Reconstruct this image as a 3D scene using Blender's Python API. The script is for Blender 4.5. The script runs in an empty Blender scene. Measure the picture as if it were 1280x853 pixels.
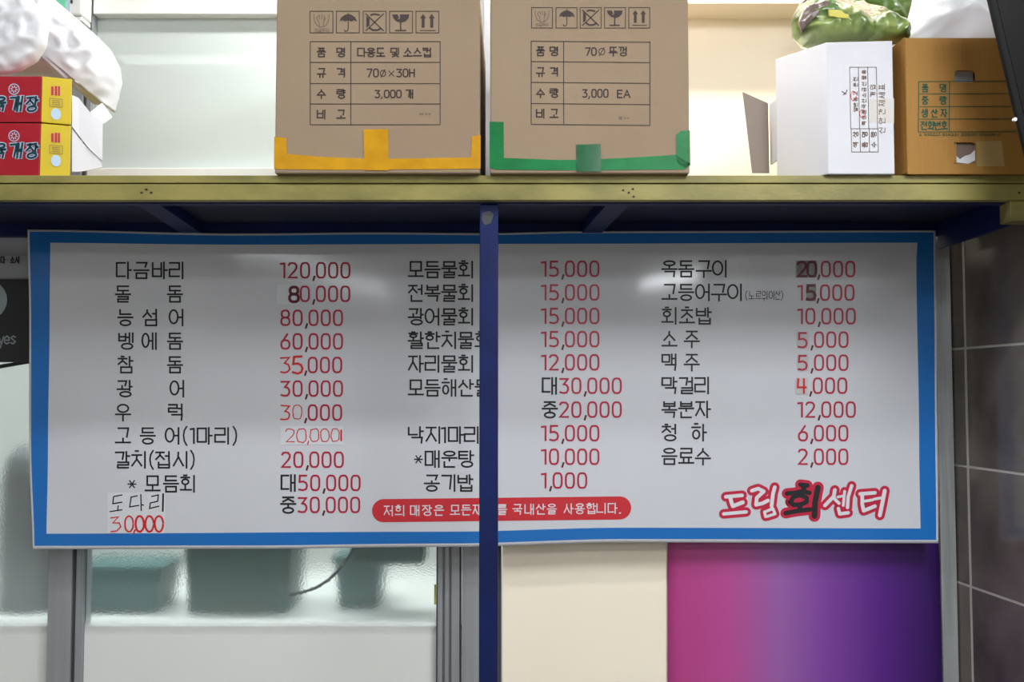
import bpy, bmesh, math, random
from mathutils import Vector, noise
random.seed(7)
scene = bpy.context.scene
col = scene.collection
# ------------------------------------------------------------------ camera
F = 1250.0
EYE = 1.55
PITCH = math.atan(62.5 / F)
cam_d = bpy.data.cameras.new('camera'); cam = bpy.data.objects.new('camera', cam_d); col.objects.link(cam)
cam.location = (0, 0, EYE); cam.rotation_euler = (math.pi / 2 + PITCH, 0, 0)
cam_d.sensor_width = 36; cam_d.lens = 36 * F / 1280; cam_d.clip_start = 0.02
scene.camera = cam
# ------------------------------------------------------------------ world, lamps, exposure
w = bpy.data.worlds.new('world'); scene.world = w; w.use_nodes = True
w.node_tree.nodes['Background'].inputs[0].default_value = (0.75, 0.82, 0.9, 1)
w.node_tree.nodes['Background'].inputs[1].default_value = 0.15
scene.view_settings.view_transform = 'Standard'; scene.view_settings.look = 'None'
scene.view_settings.gamma = 1; scene.view_settings.use_curve_mapping = False
scene.view_settings.exposure = 0.3
def area(name, loc, sx, sy, power, color=(1, 1, 1), rot=(0, 0, 0), label=''):
    d = bpy.data.lights.new(name, 'AREA'); d.shape = 'RECTANGLE'; d.size = sx; d.size_y = sy
    d.energy = power; d.color = color
    o = bpy.data.objects.new(name, d); o.location = loc; o.rotation_euler = rot; col.objects.link(o)
    return o
COOL = (0.93, 0.97, 1.0)
area('ceiling_lamp', (-0.50, 0.95, 2.545), 1.35, 0.08, 8.5, COOL)
area('ceiling_lamp', (0.95, 0.45, 2.545), 1.0, 0.55, 42, COOL)
area('ceiling_lamp', (0.14, 1.70, 2.59), 1.2, 0.06, 15, (1, .98, .94))
area('ceiling_lamp', (-1.65, -4.1, 2.56), 0.9, 0.5, 20, COOL)
area('ceiling_lamp', (1.5, -4.1, 2.56), 1.2, 0.5, 95, COOL)
area('ceiling_lamp', (1.0, -1.2, 2.56), 1.2, 0.6, 50, COOL)  # added lamp, gives fill light from the right
area('kitchen_fill', (-0.8, 2.25, 2.55), 1.6, 0.2, 26, (0.95, 1.0, 0.98))  # added out of view to light the space behind the frosted glass

# ------------------------------------------------------------------ helpers
CP, SP = math.cos(PITCH), math.sin(PITCH)
def P(px, py, Y):
    """world point at depth Y on the sight line through photo pixel (px, py)"""
    dx = (px - 640) / F; dy = (426.5 - py) / F
    d = Vector((dx, CP - SP * dy, SP + CP * dy))
    return Vector((0, 0, EYE)) + d * (Y / d.y)

class MB:
    def __init__(s): s.v = []; s.f = []; s.m = []; s.mats = []
    def mi(s, mat):
        if mat is None: return 0
        if mat not in s.mats: s.mats.append(mat)
        return s.mats.index(mat)
    def poly(s, pts, mat=None):
        b = len(s.v); s.v += [tuple(p) for p in pts]; s.f.append(tuple(range(b, b + len(pts)))); s.m.append(s.mi(mat))
    def mesh(s, verts, faces, mat=None):
        b = len(s.v); s.v += [tuple(p) for p in verts]
        for f in faces: s.f.append(tuple(b + i for i in f)); s.m.append(s.mi(mat))
    def box(s, x0, x1, y0, y1, z0, z1, mat=None):
        v = [(x, y, z) for x in (x0, x1) for y in (y0, y1) for z in (z0, z1)]
        s.mesh(v, [(0, 1, 3, 2), (4, 6, 7, 5), (0, 4, 5, 1), (2, 3, 7, 6), (0, 2, 6, 4), (1, 5, 7, 3)], mat)
    def prism(s, front, back, mat=None):
        n = len(front)
        s.mesh(list(front) + list(back), [tuple(range(n)), tuple(range(2 * n - 1, n - 1, -1))] +
               [(i, i + n, (i + 1) % n + n, (i + 1) % n) for i in range(n)], mat)
    def tube(s, pts, r, n=8, mat=None, rad=None):
        rings = []
        for i, p in enumerate(pts):
            a = Vector(pts[max(i - 1, 0)]); c = Vector(pts[min(i + 1, len(pts) - 1)]); t = (c - a).normalized()
            up = Vector((0, 1, 0)) if abs(t.y) < .9 else Vector((0, 0, 1))
            u = t.cross(up).normalized(); w_ = t.cross(u)
            rr = rad[i] if rad else r
            rings.append([Vector(p) + (u * math.cos(2 * math.pi * k / n) + w_ * math.sin(2 * math.pi * k / n)) * rr for k in range(n)])
        v = [q for rg in rings for q in rg]; f = []
        for i in range(len(rings) - 1):
            for k in range(n):
                a = i * n + k; b = i * n + (k + 1) % n
                f.append((a, b, b + n, a + n))
        f.append(tuple(range(n))[::-1]); f.append(tuple(range(len(v) - n, len(v))))
        s.mesh(v, f, mat)
    def build(s, name, mat=None, parent=None, smooth=False, bevel=0, fix=True):
        o_ = Vector(parent.location) if parent is not None else Vector((0, 0, 0))
        if parent is not None and parent.parent is not None: o_ = o_ + parent.parent.location
        if parent is None and s.v:   # origin of a one-mesh thing at its base
            xs = [p[0] for p in s.v]; ys = [p[1] for p in s.v]; zs = [p[2] for p in s.v]
            org = Vector(((min(xs) + max(xs)) / 2, (min(ys) + max(ys)) / 2, min(zs)))
        else: org = o_
        me = bpy.data.meshes.new(name)
        me.from_pydata([tuple(Vector(p) - org) for p in s.v], [], s.f)
        mats = s.mats if s.mats else [mat]
        for m_ in mats: me.materials.append(m_)
        if s.mats: me.polygons.foreach_set('material_index', s.m)
        if fix:
            bm = bmesh.new(); bm.from_mesh(me); bmesh.ops.recalc_face_normals(bm, faces=bm.faces); bm.to_mesh(me); bm.free()
        if smooth: me.polygons.foreach_set('use_smooth', [True] * len(me.polygons))
        me.update()
        o = bpy.data.objects.new(name, me); col.objects.link(o)
        if parent is not None: o.parent = parent
        else: o.location = org
        if bevel:
            b = o.modifiers.new('bevel', 'BEVEL'); b.width = bevel; b.segments = 2; b.limit_method = 'ANGLE'; b.angle_limit = .6
        return o
def tag(o, label=None, cat=None, group=None, kind=None):
    if label: o['label'] = label
    if cat: o['category'] = cat
    if group: o['group'] = group
    if kind: o['kind'] = kind
    return o
def thing(name, loc, label, cat, group=None):
    o = bpy.data.objects.new(name, None); o.location = loc; o.empty_display_size = .05; col.objects.link(o)
    return tag(o, label, cat, group)
def sbox(name, mat, *a, parent=None, bevel=0, kind='structure'):
    b = MB(); b.box(*a); o = b.build(name, mat, parent, bevel=bevel)
    if parent is None and kind: o['kind'] = kind
    return o

# ------------------------------------------------------------------ materials
def srgb(r, g, b):
    f = lambda c: (c / 255 / 12.92) if c / 255 <= .04045 else ((c / 255 + .055) / 1.055) ** 2.4
    return (f(r), f(g), f(b), 1)
def mat(name, c, rough=.5, metal=0, spec=.5, coat=0, c2=None, scale=8, detail=4, bump=0, bscale=None, contrast=(.35, .65), stretch=None, trans=0, ior=1.45, coat_rough=.1, alpha=1):
    m = bpy.data.materials.new(name); m.use_nodes = True; nt = m.node_tree; p = nt.nodes['Principled BSDF']
    p.inputs['Base Color'].default_value = c; p.inputs['Roughness'].default_value = rough
    p.inputs['Metallic'].default_value = metal; p.inputs['Specular IOR Level'].default_value = spec
    p.inputs['Coat Weight'].default_value = coat; p.inputs['Coat Roughness'].default_value = coat_rough
    p.inputs['Transmission Weight'].default_value = trans; p.inputs['IOR'].default_value = ior
    p.inputs['Alpha'].default_value = alpha
    if c2 or bump:
        tc = nt.nodes.new('ShaderNodeTexCoord'); mp = nt.nodes.new('ShaderNodeMapping')
        nt.links.new(tc.outputs['Object'], mp.inputs['Vector'])
        if stretch: mp.inputs['Scale'].default_value = stretch
    if c2:
        n = nt.nodes.new('ShaderNodeTexNoise'); n.inputs['Scale'].default_value = scale; n.inputs['Detail'].default_value = detail
        nt.links.new(mp.outputs[0], n.inputs['Vector'])
        r = nt.nodes.new('ShaderNodeValToRGB'); r.color_ramp.elements[0].position = contrast[0]; r.color_ramp.elements[1].position = contrast[1]
        r.color_ramp.elements[0].color = c; r.color_ramp.elements[1].color = c2
        nt.links.new(n.outputs['Fac'], r.inputs['Fac']); nt.links.new(r.outputs[0], p.inputs['Base Color'])
    if bump:
        n2 = nt.nodes.new('ShaderNodeTexNoise'); n2.inputs['Scale'].default_value = bscale or scale * 4; n2.inputs['Detail'].default_value = 3
        nt.links.new(mp.outputs[0], n2.inputs['Vector'])
        bp = nt.nodes.new('ShaderNodeBump'); bp.inputs['Strength'].default_value = bump; bp.inputs['Distance'].default_value = .002
        nt.links.new(n2.outputs['Fac'], bp.inputs['Height']); nt.links.new(bp.outputs[0], p.inputs['Normal'])
    return m
M = {}
M['cream'] = mat('cream_paint', srgb(250, 240, 222), .6, c2=srgb(248, 236, 216), scale=2, bump=.05, bscale=60)
M['room'] = mat('room_paint', srgb(215, 213, 208), .7, c2=srgb(205, 203, 198), scale=1.5)
M['floor'] = mat('floor_vinyl', srgb(120, 112, 100), .4, c2=srgb(104, 98, 88), scale=3)
M['khaki'] = mat('khaki_paint', srgb(140, 131, 72), .5, c2=srgb(96, 91, 46), scale=9, detail=8, bump=.2, bscale=120, contrast=(.4, .75), stretch=(1, 1, 2))
M['navy'] = mat('navy_paint', srgb(7, 27, 84), .5, spec=.3, c2=srgb(6, 22, 72), scale=14, bump=.1)
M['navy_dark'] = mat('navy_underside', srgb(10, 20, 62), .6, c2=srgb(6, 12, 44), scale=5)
M['alu'] = mat('brushed_aluminium', srgb(160, 163, 168), .42, metal=.35, c2=srgb(152, 155, 160), scale=10, stretch=(8, 8, .3))
M['alu_dark'] = mat('frame_gasket', srgb(60, 62, 66), .6)
M['steel'] = mat('steel_trim', srgb(176, 178, 180), .35, metal=.4, c2=srgb(150, 154, 156), scale=10, stretch=(8, 8, .4))
M['frost'] = mat('frosted_glass', (.86, .92, .91, 1), .22, trans=.9, ior=1.25, spec=.3, bump=.35, bscale=260)
M['frost_top'] = mat('frosted_glass_upper', srgb(204, 213, 211), .045, trans=.12, ior=1.25, spec=.18, bump=.06, bscale=3)
M['ink'] = mat('black_ink', srgb(22, 22, 28), .5)
M['red_ink'] = mat('red_ink', srgb(172, 24, 58), .4)
M['red_pen'] = mat('red_pen_ink', srgb(205, 30, 36), .5)
M['dark_red'] = mat('dark_red_ink', srgb(92, 10, 34), .4)
M['white_ink'] = mat('white_ink', srgb(214, 215, 222), .4)
M['vinyl'] = mat('white_vinyl', srgb(202, 204, 211), .55, spec=.3, coat=.5, coat_rough=.08, c2=srgb(196, 199, 207), scale=1.2)
M['vinyl_blue'] = mat('blue_vinyl_border', srgb(16, 104, 182), .55, spec=.3, coat=.5, coat_rough=.08, c2=srgb(12, 104, 182), scale=2)
M['red_bar'] = mat('red_banner_print', srgb(196, 34, 48), .35, coat=.6, coat_rough=.15)
M['patch'] = mat('clear_paper_patch', srgb(208, 211, 217), .6)
M['logo_red'] = mat('crimson_logo_print', srgb(186, 26, 62), .4)
M['patch_pale'] = mat('pale_grey_patch', srgb(190, 188, 192), .6)
M['patch_grey'] = mat('grey_patch', srgb(118, 112, 116), .4, c2=srgb(160, 154, 156), scale=60)
M['card'] = mat('brown_cardboard', srgb(143, 124, 102), .8, c2=srgb(138, 118, 97), scale=4, bump=.15, bscale=80)
M['card_ink'] = mat('carton_ink', srgb(58, 46, 44), .7)
M['card_grey_ink'] = mat('carton_grey_ink', srgb(110, 92, 80), .7)
M['yellow_tape'] = mat('yellow_tape', srgb(196, 144, 20), .25, c2=srgb(180, 128, 14), scale=30, bump=.5, bscale=45)
M['green_tape'] = mat('green_tape', srgb(6, 118, 60), .38, spec=.3, c2=srgb(3, 100, 50), scale=20, bump=.5, bscale=40)
M['green_tape2'] = mat('green_tape_overlap', srgb(2, 82, 44), .4, spec=.3, bump=.5, bscale=40, coat=.3)
M['white_card'] = mat('white_carton', srgb(200, 200, 207), .6, c2=srgb(195, 195, 202), scale=4, bump=.05)
M['grey_card'] = mat('grey_carton_inside', srgb(138, 126, 118), .8, c2=srgb(128, 116, 108), scale=6)
M['ochre_card'] = mat('ochre_cardboard', srgb(150, 108, 44), .7, c2=srgb(142, 99, 38), scale=5, bump=.25, bscale=40, stretch=(6, 6, .4))
M['green_ink'] = mat('green_ink', srgb(12, 70, 42), .6)
M['clear_tape'] = mat('clear_packing_tape', srgb(158, 132, 84), .3)
M['clear_tape_grey'] = mat('clear_tape_on_white', srgb(190, 186, 182), .5)
M['red_box'] = mat('red_carton', srgb(166, 20, 40), .3, c2=srgb(156, 16, 36), scale=6, coat=.7, coat_rough=.08, bump=.25, bscale=18)
M['yellow_box'] = mat('yellow_carton', srgb(204, 180, 18), .4, c2=srgb(196, 170, 16), scale=6)
M['teal_ink'] = mat('dark_teal_ink', srgb(16, 52, 66), .4)
M['pale_ink'] = mat('pale_blue_ink', srgb(176, 196, 218), .4)
M['white_bag'] = mat('white_plastic_bag', srgb(208, 208, 213), .34, spec=.5, trans=.0, bump=.6, bscale=30, stretch=(1, 1, .6))
M['white_bag'].node_tree.nodes['Principled BSDF'].inputs['Subsurface Weight'].default_value = .15
M['white_bag'].node_tree.nodes['Principled BSDF'].inputs['Subsurface Radius'].default_value = (.03, .03, .03)
M['leaf'] = mat('green_printed_film', srgb(70, 104, 36), .28, c2=srgb(150, 168, 96), scale=22, detail=2, coat=1, coat_rough=.05, bump=.8, bscale=30, contrast=(.4, .62))
M['leaf_dark'] = mat('dark_green_film', srgb(70, 98, 36), .28, c2=srgb(110, 138, 70), scale=12, detail=2, coat=1, coat_rough=.05, bump=.8, bscale=26)
M['film'] = mat('clear_crinkled_film', (.95, .95, .95, 1), .08, trans=1, ior=1.12, bump=1, bscale=40)
M['yellow_label'] = mat('yellow_label', srgb(216, 206, 96), .4)
M['violet_film'] = mat('dull_violet_film', srgb(110, 92, 88), .3, coat=1, bump=.6, bscale=40)
M['black'] = mat('black_plastic', srgb(10, 10, 12), .5, spec=.15, c2=srgb(14, 14, 16), scale=3)
M['screen'] = mat('dark_screen', srgb(14, 14, 16), .35, spec=.12)
M['green_crate'] = mat('green_plastic', srgb(52, 104, 104), .5)
M['green_basket'] = mat('dark_green_plastic', srgb(28, 82, 76), .5)
M['white_enamel'] = mat('white_enamel', srgb(240, 241, 240), .4)
M['device'] = mat('device_plastic', srgb(232, 232, 232), .4)
M['lcd'] = mat('green_display', srgb(130, 226, 190), .2)
M['lcd_frame'] = mat('display_bezel', srgb(190, 205, 222), .3)
M['grey_plastic'] = mat('grey_plastic', srgb(120, 122, 126), .5)
M['dark_print'] = mat('dark_poster_print', srgb(30, 32, 38), .4)
M['pale_print'] = mat('pale_poster_print', srgb(150, 160, 165), .4)
M['pale_band'] = mat('grey_sign_band', srgb(150, 152, 158), .5)
M['liner'] = mat('taupe_liner', srgb(112, 92, 84), .6)
M['rubber'] = mat('black_cable', srgb(26, 30, 30), .5)
M['yellow_strip'] = mat('yellow_sticker', srgb(228, 222, 90), .5)
# tile: warm grey stone
def tile_mat():
    m = mat('grey_stone_tile', srgb(114, 106, 100), .14, c2=srgb(78, 71, 68), scale=7, detail=9, contrast=(.3, .7)); return m
M['tile'] = tile_mat()
M['tile_b'] = mat('grey_stone_tile_light', srgb(122, 113, 106), .14, c2=srgb(86, 79, 75), scale=6, detail=9, contrast=(.3, .7))
M['grout'] = mat('tile_grout', srgb(198, 194, 188), .8)
# purple poster: printed colour gradient along x
def poster_mat():
    m = bpy.data.materials.new('purple_poster_print'); m.use_nodes = True; nt = m.node_tree; p = nt.nodes['Principled BSDF']
    tc = nt.nodes.new('ShaderNodeTexCoord'); sx = nt.nodes.new('ShaderNodeSeparateXYZ'); r = nt.nodes.new('ShaderNodeValToRGB')
    mr = nt.nodes.new('ShaderNodeMapRange'); mr.inputs['From Min'].default_value = -.268; mr.inputs['From Max'].default_value = .268
    nt.links.new(tc.outputs['Object'], sx.inputs[0]); nt.links.new(sx.outputs['X'], mr.inputs['Value']); nt.links.new(mr.outputs[0], r.inputs['Fac'])
    cr = r.color_ramp
    cols = [(0, (176, 58, 128)), (.22, (184, 74, 148)), (.4, (150, 94, 168)), (.55, (126, 66, 160)), (.75, (86, 34, 132)), (.9, (58, 22, 100)), (1, (36, 14, 66))]
    cr.elements[0].position = 0; cr.elements[0].color = srgb(*cols[0][1]); cr.elements[1].position = 1; cr.elements[1].color = srgb(*cols[-1][1])
    for q, c in cols[1:-1]:
        e = cr.elements.new(q); e.color = srgb(*c)
    nt.links.new(r.outputs[0], p.inputs['Base Color']); p.inputs['Roughness'].default_value = .35
    return m
M['poster'] = poster_mat()

# ------------------------------------------------------------------ stroke lettering (print)
LJ = 'ㄱㄲㄴㄷㄸㄹㅁㅂㅃㅅㅆㅇㅈㅉㅊㅋㅌㅍㅎ'
VJ = 'ㅏㅐㅑㅒㅓㅔㅕㅖㅗㅘㅙㅚㅛㅜㅝㅞㅟㅠㅡㅢㅣ'
TJ = ['', 'ㄱ', 'ㄲ', 'ㄳ', 'ㄴ', 'ㄵ', 'ㄶ', 'ㄷ', 'ㄹ', 'ㄺ', 'ㄻ', 'ㄼ', 'ㄽ', 'ㄾ', 'ㄿ', 'ㅀ', 'ㅁ', 'ㅂ', 'ㅄ', 'ㅅ', 'ㅆ', 'ㅇ', 'ㅈ', 'ㅊ', 'ㅋ', 'ㅌ', 'ㅍ', 'ㅎ']
def rr(x0, y0, x1, y1, r=.45, n=4):
    """closed rounded rectangle; r as a share of the half size"""
    rx = (x1 - x0) / 2 * r * 1.6; ry = (y1 - y0) / 2 * r * 1.6
    rx = min(rx, (x1 - x0) / 2); ry = min(ry, (y1 - y0) / 2); pts = []
    for cx, cy, a0 in ((x1 - rx, y1 - ry, 0), (x0 + rx, y1 - ry, 90), (x0 + rx, y0 + ry, 180), (x1 - rx, y0 + ry, 270)):
        for k in range(n + 1):
            a = math.radians(a0 + 90 * k / n); pts.append((cx + rx * math.cos(a), cy + ry * math.sin(a)))
    return pts + [pts[0]]
def jamo(j, bottom=False):
    if j == 'ㄱ': return [[(.05, 1), (1, 1), (.94 if bottom else .86, 0)]]
    if j == 'ㄴ': return [[(0, 1), (0, 0), (1, 0)]]
    if j == 'ㄷ': return [[(1, 1), (0, 1), (0, 0), (1, 0)]]
    if j == 'ㄹ': return [[(0, 1), (1, 1), (1, .52), (0, .52), (0, 0), (1, 0)]]
    if j == 'ㅁ': return [[(0, 0), (0, 1), (1, 1), (1, 0), (0, 0)]]
    if j == 'ㅂ': return [[(0, 1), (0, 0), (1, 0), (1, 1)], [(0, .55), (1, .55)]]
    if j == 'ㅅ': return [[(.5, 1), (.46, .6), (0, 0)], [(.5, .66), (1, 0)]]
    if j == 'ㅇ': return [rr(0, 0, 1, 1, .62, 5)]
    if j == 'ㅈ': return [[(0, 1), (1, 1)], [(.52, 1), (.46, .55), (0, 0)], [(.5, .6), (1, 0)]]
    if j == 'ㅊ': return [[(.35, 1.1), (.65, 1.1)], [(0, .8), (1, .8)], [(.52, .8), (.46, .45), (0, 0)], [(.5, .5), (1, 0)]]
    if j == 'ㅋ': return [[(0, 1), (1, 1), (.85, 0)], [(0, .55), (.95, .55)]]
    if j == 'ㅌ': return [[(1, 1), (0, 1), (0, 0), (1, 0)], [(0, .5), (.95, .5)]]
    if j == 'ㅍ': return [[(0, 1), (1, 1)], [(0, 0), (1, 0)], [(.28, 1), (.28, 0)], [(.72, 1), (.72, 0)]]
    if j == 'ㅎ': return [[(.32, 1.1), (.68, 1.1)], [(0, .84), (1, .84)], rr(.12, 0, .88, .62, .62, 5)]
    if j in 'ㄲㄸㅃㅆㅉ':
        b = {'ㄲ': 'ㄱ', 'ㄸ': 'ㄷ', 'ㅃ': 'ㅂ', 'ㅆ': 'ㅅ', 'ㅉ': 'ㅈ'}[j]
        return place(jamo(b), 0, 0, .44, 1) + place(jamo(b), .56, 0, 1, 1)
    return []
def place(strokes, x0, y0, x1, y1): return [[(x0 + (x1 - x0) * x, y0 + (y1 - y0) * y) for x, y in s] for s in strokes]
def glyph(ch):
    o = ord(ch)
    if 0xAC00 <= o <= 0xD7A3:
        o -= 0xAC00; L = LJ[o // 588]; V = VJ[o % 588 // 28]; T = TJ[o % 28]; out = []
        b = .44 if T else 0
        yc0, yc1 = (.52 if T else .12), .96
        if V in 'ㅏㅐㅑㅓㅔㅕㅣㅒㅖ':
            cw = {'ㅏ': .6, 'ㅐ': .5, 'ㅑ': .6, 'ㅓ': .58, 'ㅔ': .46, 'ㅕ': .58, 'ㅣ': .68, 'ㅒ': .5, 'ㅖ': .46}[V]
            out += place(jamo(L), .02, yc0, cw, yc1)
            vb = .42 if T else -.02; ym = (vb + 1) / 2 + .02
            if V == 'ㅏ': out += [[(.78, vb), (.78, 1)], [(.78, ym), (1, ym)]]
            if V == 'ㅑ': out += [[(.78, vb), (.78, 1)], [(.78, ym + .12), (1, ym + .12)], [(.78, ym - .1), (1, ym - .1)]]
            if V in 'ㅐㅒ': out += [[(.66, vb), (.66, 1)], [(.66, ym), (.92, ym)], [(.92, vb), (.92, 1)]]
            if V == 'ㅓ': out += [[(.9, vb), (.9, 1)], [(cw + .08, ym), (.9, ym)]]
            if V == 'ㅕ': out += [[(.9, vb), (.9, 1)], [(cw + .06, ym + .12), (.9, ym + .12)], [(cw + .06, ym - .1), (.9, ym - .1)]]
            if V in 'ㅔㅖ': out += [[(.72, vb), (.72, 1)], [(.53, ym), (.72, ym)], [(.94, vb), (.94, 1)]]
            if V == 'ㅣ': out += [[(.9, vb), (.9, 1)]]
            if T: out += place(jamo(T, True), .2, 0, .92, .34)
        elif V in 'ㅗㅛㅜㅠㅡ':
            if T: c0, yb = .7, {'ㅗ': .47, 'ㅛ': .47, 'ㅜ': .56, 'ㅠ': .56, 'ㅡ': .5}[V]
            else: c0, yb = {'ㅗ': .42, 'ㅛ': .42, 'ㅜ': .5, 'ㅠ': .5, 'ㅡ': .4}[V], {'ㅗ': .08, 'ㅛ': .08, 'ㅜ': .36, 'ㅠ': .36, 'ㅡ': .12}[V]
            if L in 'ㅊㅎ': c0 -= .03
            out += place(jamo(L), .14, c0, .86, .97)
            out += [[(0, yb), (1, yb)]]
            if V == 'ㅗ': out += [[(.5, yb), (.5, c0 - (0 if L in 'ㅁㅇㅂㅎㅍㄷㄹ' else .08))]]
            if V == 'ㅛ': out += [[(.33, yb), (.33, c0)], [(.67, yb), (.67, c0)]]
            if V == 'ㅜ': out += [[(.5, yb), (.5, .38 if T else -.04)]]
            if V == 'ㅠ': out += [[(.32, yb), (.32, .38 if T else -.04)], [(.68, yb), (.68, .38 if T else -.04)]]
            if T: out += place(jamo(T, True), .16, 0, .84, .32)
        else:
            c0 = .68 if T else .46; yb = .46 if T else .12
            out += place(jamo(L), .04, c0, .62, .97)
            out += [[(0, yb), (.74, yb)]]
            if V in 'ㅘㅙㅚ': out += [[(.33, yb), (.33, c0)]]
            if V in 'ㅟㅝㅞ': out += [[(.36, yb), (.36, yb - .3 if not T else yb - .12)]]
            vb = .38 if T else -.02
            vx = .84 if V in 'ㅘㅙ' else .92
            out += [[(vx, vb), (vx, 1)]]
            if V in 'ㅘㅙ': out += [[(vx, .62), (1, .62)]]
            if V in 'ㅝㅞ': out += [[(.74, .3), (vx, .3)]]
            if T: out += place(jamo(T, True), .2, 0, .92, .3)
        return out
    G = {'0': [rr(0, 0, 1, 1, .42)], '1': [[(0, .93), (.62, .96), (.62, 0)]],
         '2': [[(0, .84), (.12, .96), (.4, 1), (.75, .97), (.95, .82), (.95, .68), (.75, .48), (0, 0), (1, 0)]],
         '3': [[(0, .97), (.95, .97), (.45, .6), (.8, .55), (.98, .38), (.98, .2), (.78, .03), (.4, 0), (0, .06)]],
         '5': [[(.92, 1), (.12, 1), (.08, .56), (.55, .6), (.88, .5), (1, .3), (.88, .08), (.5, 0), (0, .05)]],
         '4': [[(.1, 1), (.02, .4), (1, .4)], [(.75, 1), (.75, 0)]],
         '6': [[(.75, 1), (.15, .5)], rr(0, 0, 1, .58, .5)], '8': [rr(.06, .52, .94, 1, .5), rr(0, 0, 1, .52, .5)],
         '7': [[(0, 1), (1, 1), (.35, 0)]], ',': [[(.7, .08), (.3, -.2)]], '.': [[(.3, 0), (.7, .02)]],
         '(': [[(.9, 1.05), (.4, .8), (.25, .5), (.4, .15), (.9, -.12)]], ')': [[(.1, 1.05), (.6, .8), (.75, .5), (.6, .15), (.1, -.12)]],
         '*': [[(0, .5), (1, .5)], [(.2, .1), (.8, .9)], [(.2, .9), (.8, .1)]],
         'H': [[(0, 0), (0, 1)], [(1, 0), (1, 1)], [(0, .52), (1, .52)]], 'E': [[(1, 1), (0, 1), (0, 0), (1, 0)], [(0, .52), (.9, .52)]],
         'A': [[(0, 0), (.5, 1), (1, 0)], [(.2, .35), (.8, .35)]], 'x': [[(0, .1), (1, .9)], [(0, .9), (1, .1)]],
         'o': [rr(0, .1, 1, .9, .6), [(.1, 0), (.9, 1)]], '|': [[(.5, 0), (.5, 1)]], '/': [[(0, 0), (1, 1)]], '-': [[(0, .5), (1, .5)]],
         'y': [[(0, .6), (.5, 0)], [(1, .6), (.3, -.35)]], 'e': [[(0, .3), (1, .3), (.9, .55), (.5, .65), (.1, .5), (0, .3), (.1, .08), (.5, 0), (.95, .1)]],
         's': [[(.95, .55), (.5, .65), (.05, .5), (.5, .33), (.95, .18), (.5, 0), (0, .1)]], '~': [[(0, .4), (.3, .6), (.6, .4), (1, .6)]]}
    return G.get(ch, [])
def ribbon(mb, pts, hw, f, m=None, cap=0.0):
    """flat stroke of half width hw (pixels); f maps pixels to space"""
    P2 = [Vector(p) for p in pts]; Q = [P2[0]]
    for p in P2[1:]:
        if (p - Q[-1]).length > 1e-4: Q.append(p)
    if len(Q) < 2: return
    closed = (Q[0] - Q[-1]).length < 1e-3 and len(Q) > 3
    if closed: Q = Q[:-1]
    n = len(Q)
    if not closed and cap:
        Q[0] = Q[0] - (Q[1] - Q[0]).normalized() * cap; Q[-1] = Q[-1] + (Q[-1] - Q[-2]).normalized() * cap
    A = []; B = []
    for i in range(n):
        d1 = (Q[i] - Q[i - 1]).normalized() if (i > 0 or closed) else None
        d2 = (Q[(i + 1) % n] - Q[i]).normalized() if (i < n - 1 or closed) else None
        if d1 is None: d1 = d2
        if d2 is None: d2 = d1
        n1 = Vector((-d1.y, d1.x)); n2 = Vector((-d2.y, d2.x)); s = n1 + n2
        if s.length < .2: s = n1
        s.normalize(); k = min(1 / max(s.dot(n1), .35), 2.0)
        A.append(Q[i] + s * hw * k); B.append(Q[i] - s * hw * k)
    v = [f(*a) for a in A] + [f(*b) for b in B]
    mb.mesh(v, [(i, (i + 1) % n, (i + 1) % n + n, i + n) for i in range(n if closed else n - 1)], m)
def char(mb, ch, x0, x1, y0, y1, hw, f, m=None, jit=0, cap=None, rot=0):
    """print one character in the box; y0 is its top"""
    for s in glyph(ch):
        pts = [(x0 + (x1 - x0) * x + random.uniform(-jit, jit), y1 - (y1 - y0) * y + random.uniform(-jit, jit)) for x, y in s]
        if len(s) > 4 and jit and s[0] == s[-1]: pts[-1] = pts[0]
        ribbon(mb, pts, hw, f, m, cap=hw * .7 if cap is None else cap)
def hang(mb, s, xs, cy, f, m, w=18, h=19, hw=1.05, **k):
    """a run of Hangul; xs = start x, or one x per character"""
    if not isinstance(xs, (list, tuple)): xs = [xs + 21.6 * i for i in range(len(s))]
    for ch, x in zip(s, xs): char(mb, ch, x + .5, x + .5 + w, cy - h / 2, cy + h / 2, hw, f, m, **k)
def number(mb, s, x, cy, f, m, pitch=15.3, dw=10.2, h=18.2, hw=1.2, comma_ink=None, **k):
    for ch in s:
        if ch == ',':
            char(mb, ch, x - .5, x + 3.5, cy - h / 2, cy + h / 2, hw, f, comma_ink or m); x += 4.6
        elif ch == '1':
            char(mb, ch, x, x + 8, cy - h / 2, cy + h / 2, hw, f, m, **k); x += 9.8
        else:
            char(mb, ch, x + .6, x + .6 + dw, cy - h / 2, cy + h / 2, hw, f, m, **k); x += pitch
    return x

# ================================================================== the setting
WY = 1.93
sbox('floor', M['floor'], -2.5, 1.6, -6.0, 3.4, -.06, 0)
sbox('ceiling', M['room'], -2.5, 1.6, -6.0, 3.4, 2.6, 2.66)
sbox('wall_left', M['room'], -2.56, -2.5, -6.0, 3.4, 0, 2.6)
sbox('wall_front', M['room'], -2.5, 1.6, -6.06, -6.0, 0, 2.6)
sbox('wall_kitchen', M['white_enamel'], -2.5, 1.6, 3.4, 3.46, 0, 2.6)
sbox('wall_back', M['cream'], -.018, .85, WY, WY + .05, 0, 2.6)
sbox('shading_soffit', M['cream'], -.018, .845, 1.85, WY, 2.28, 2.6)  # unseen soffit, added to cast shade on the upper cream wall
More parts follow.
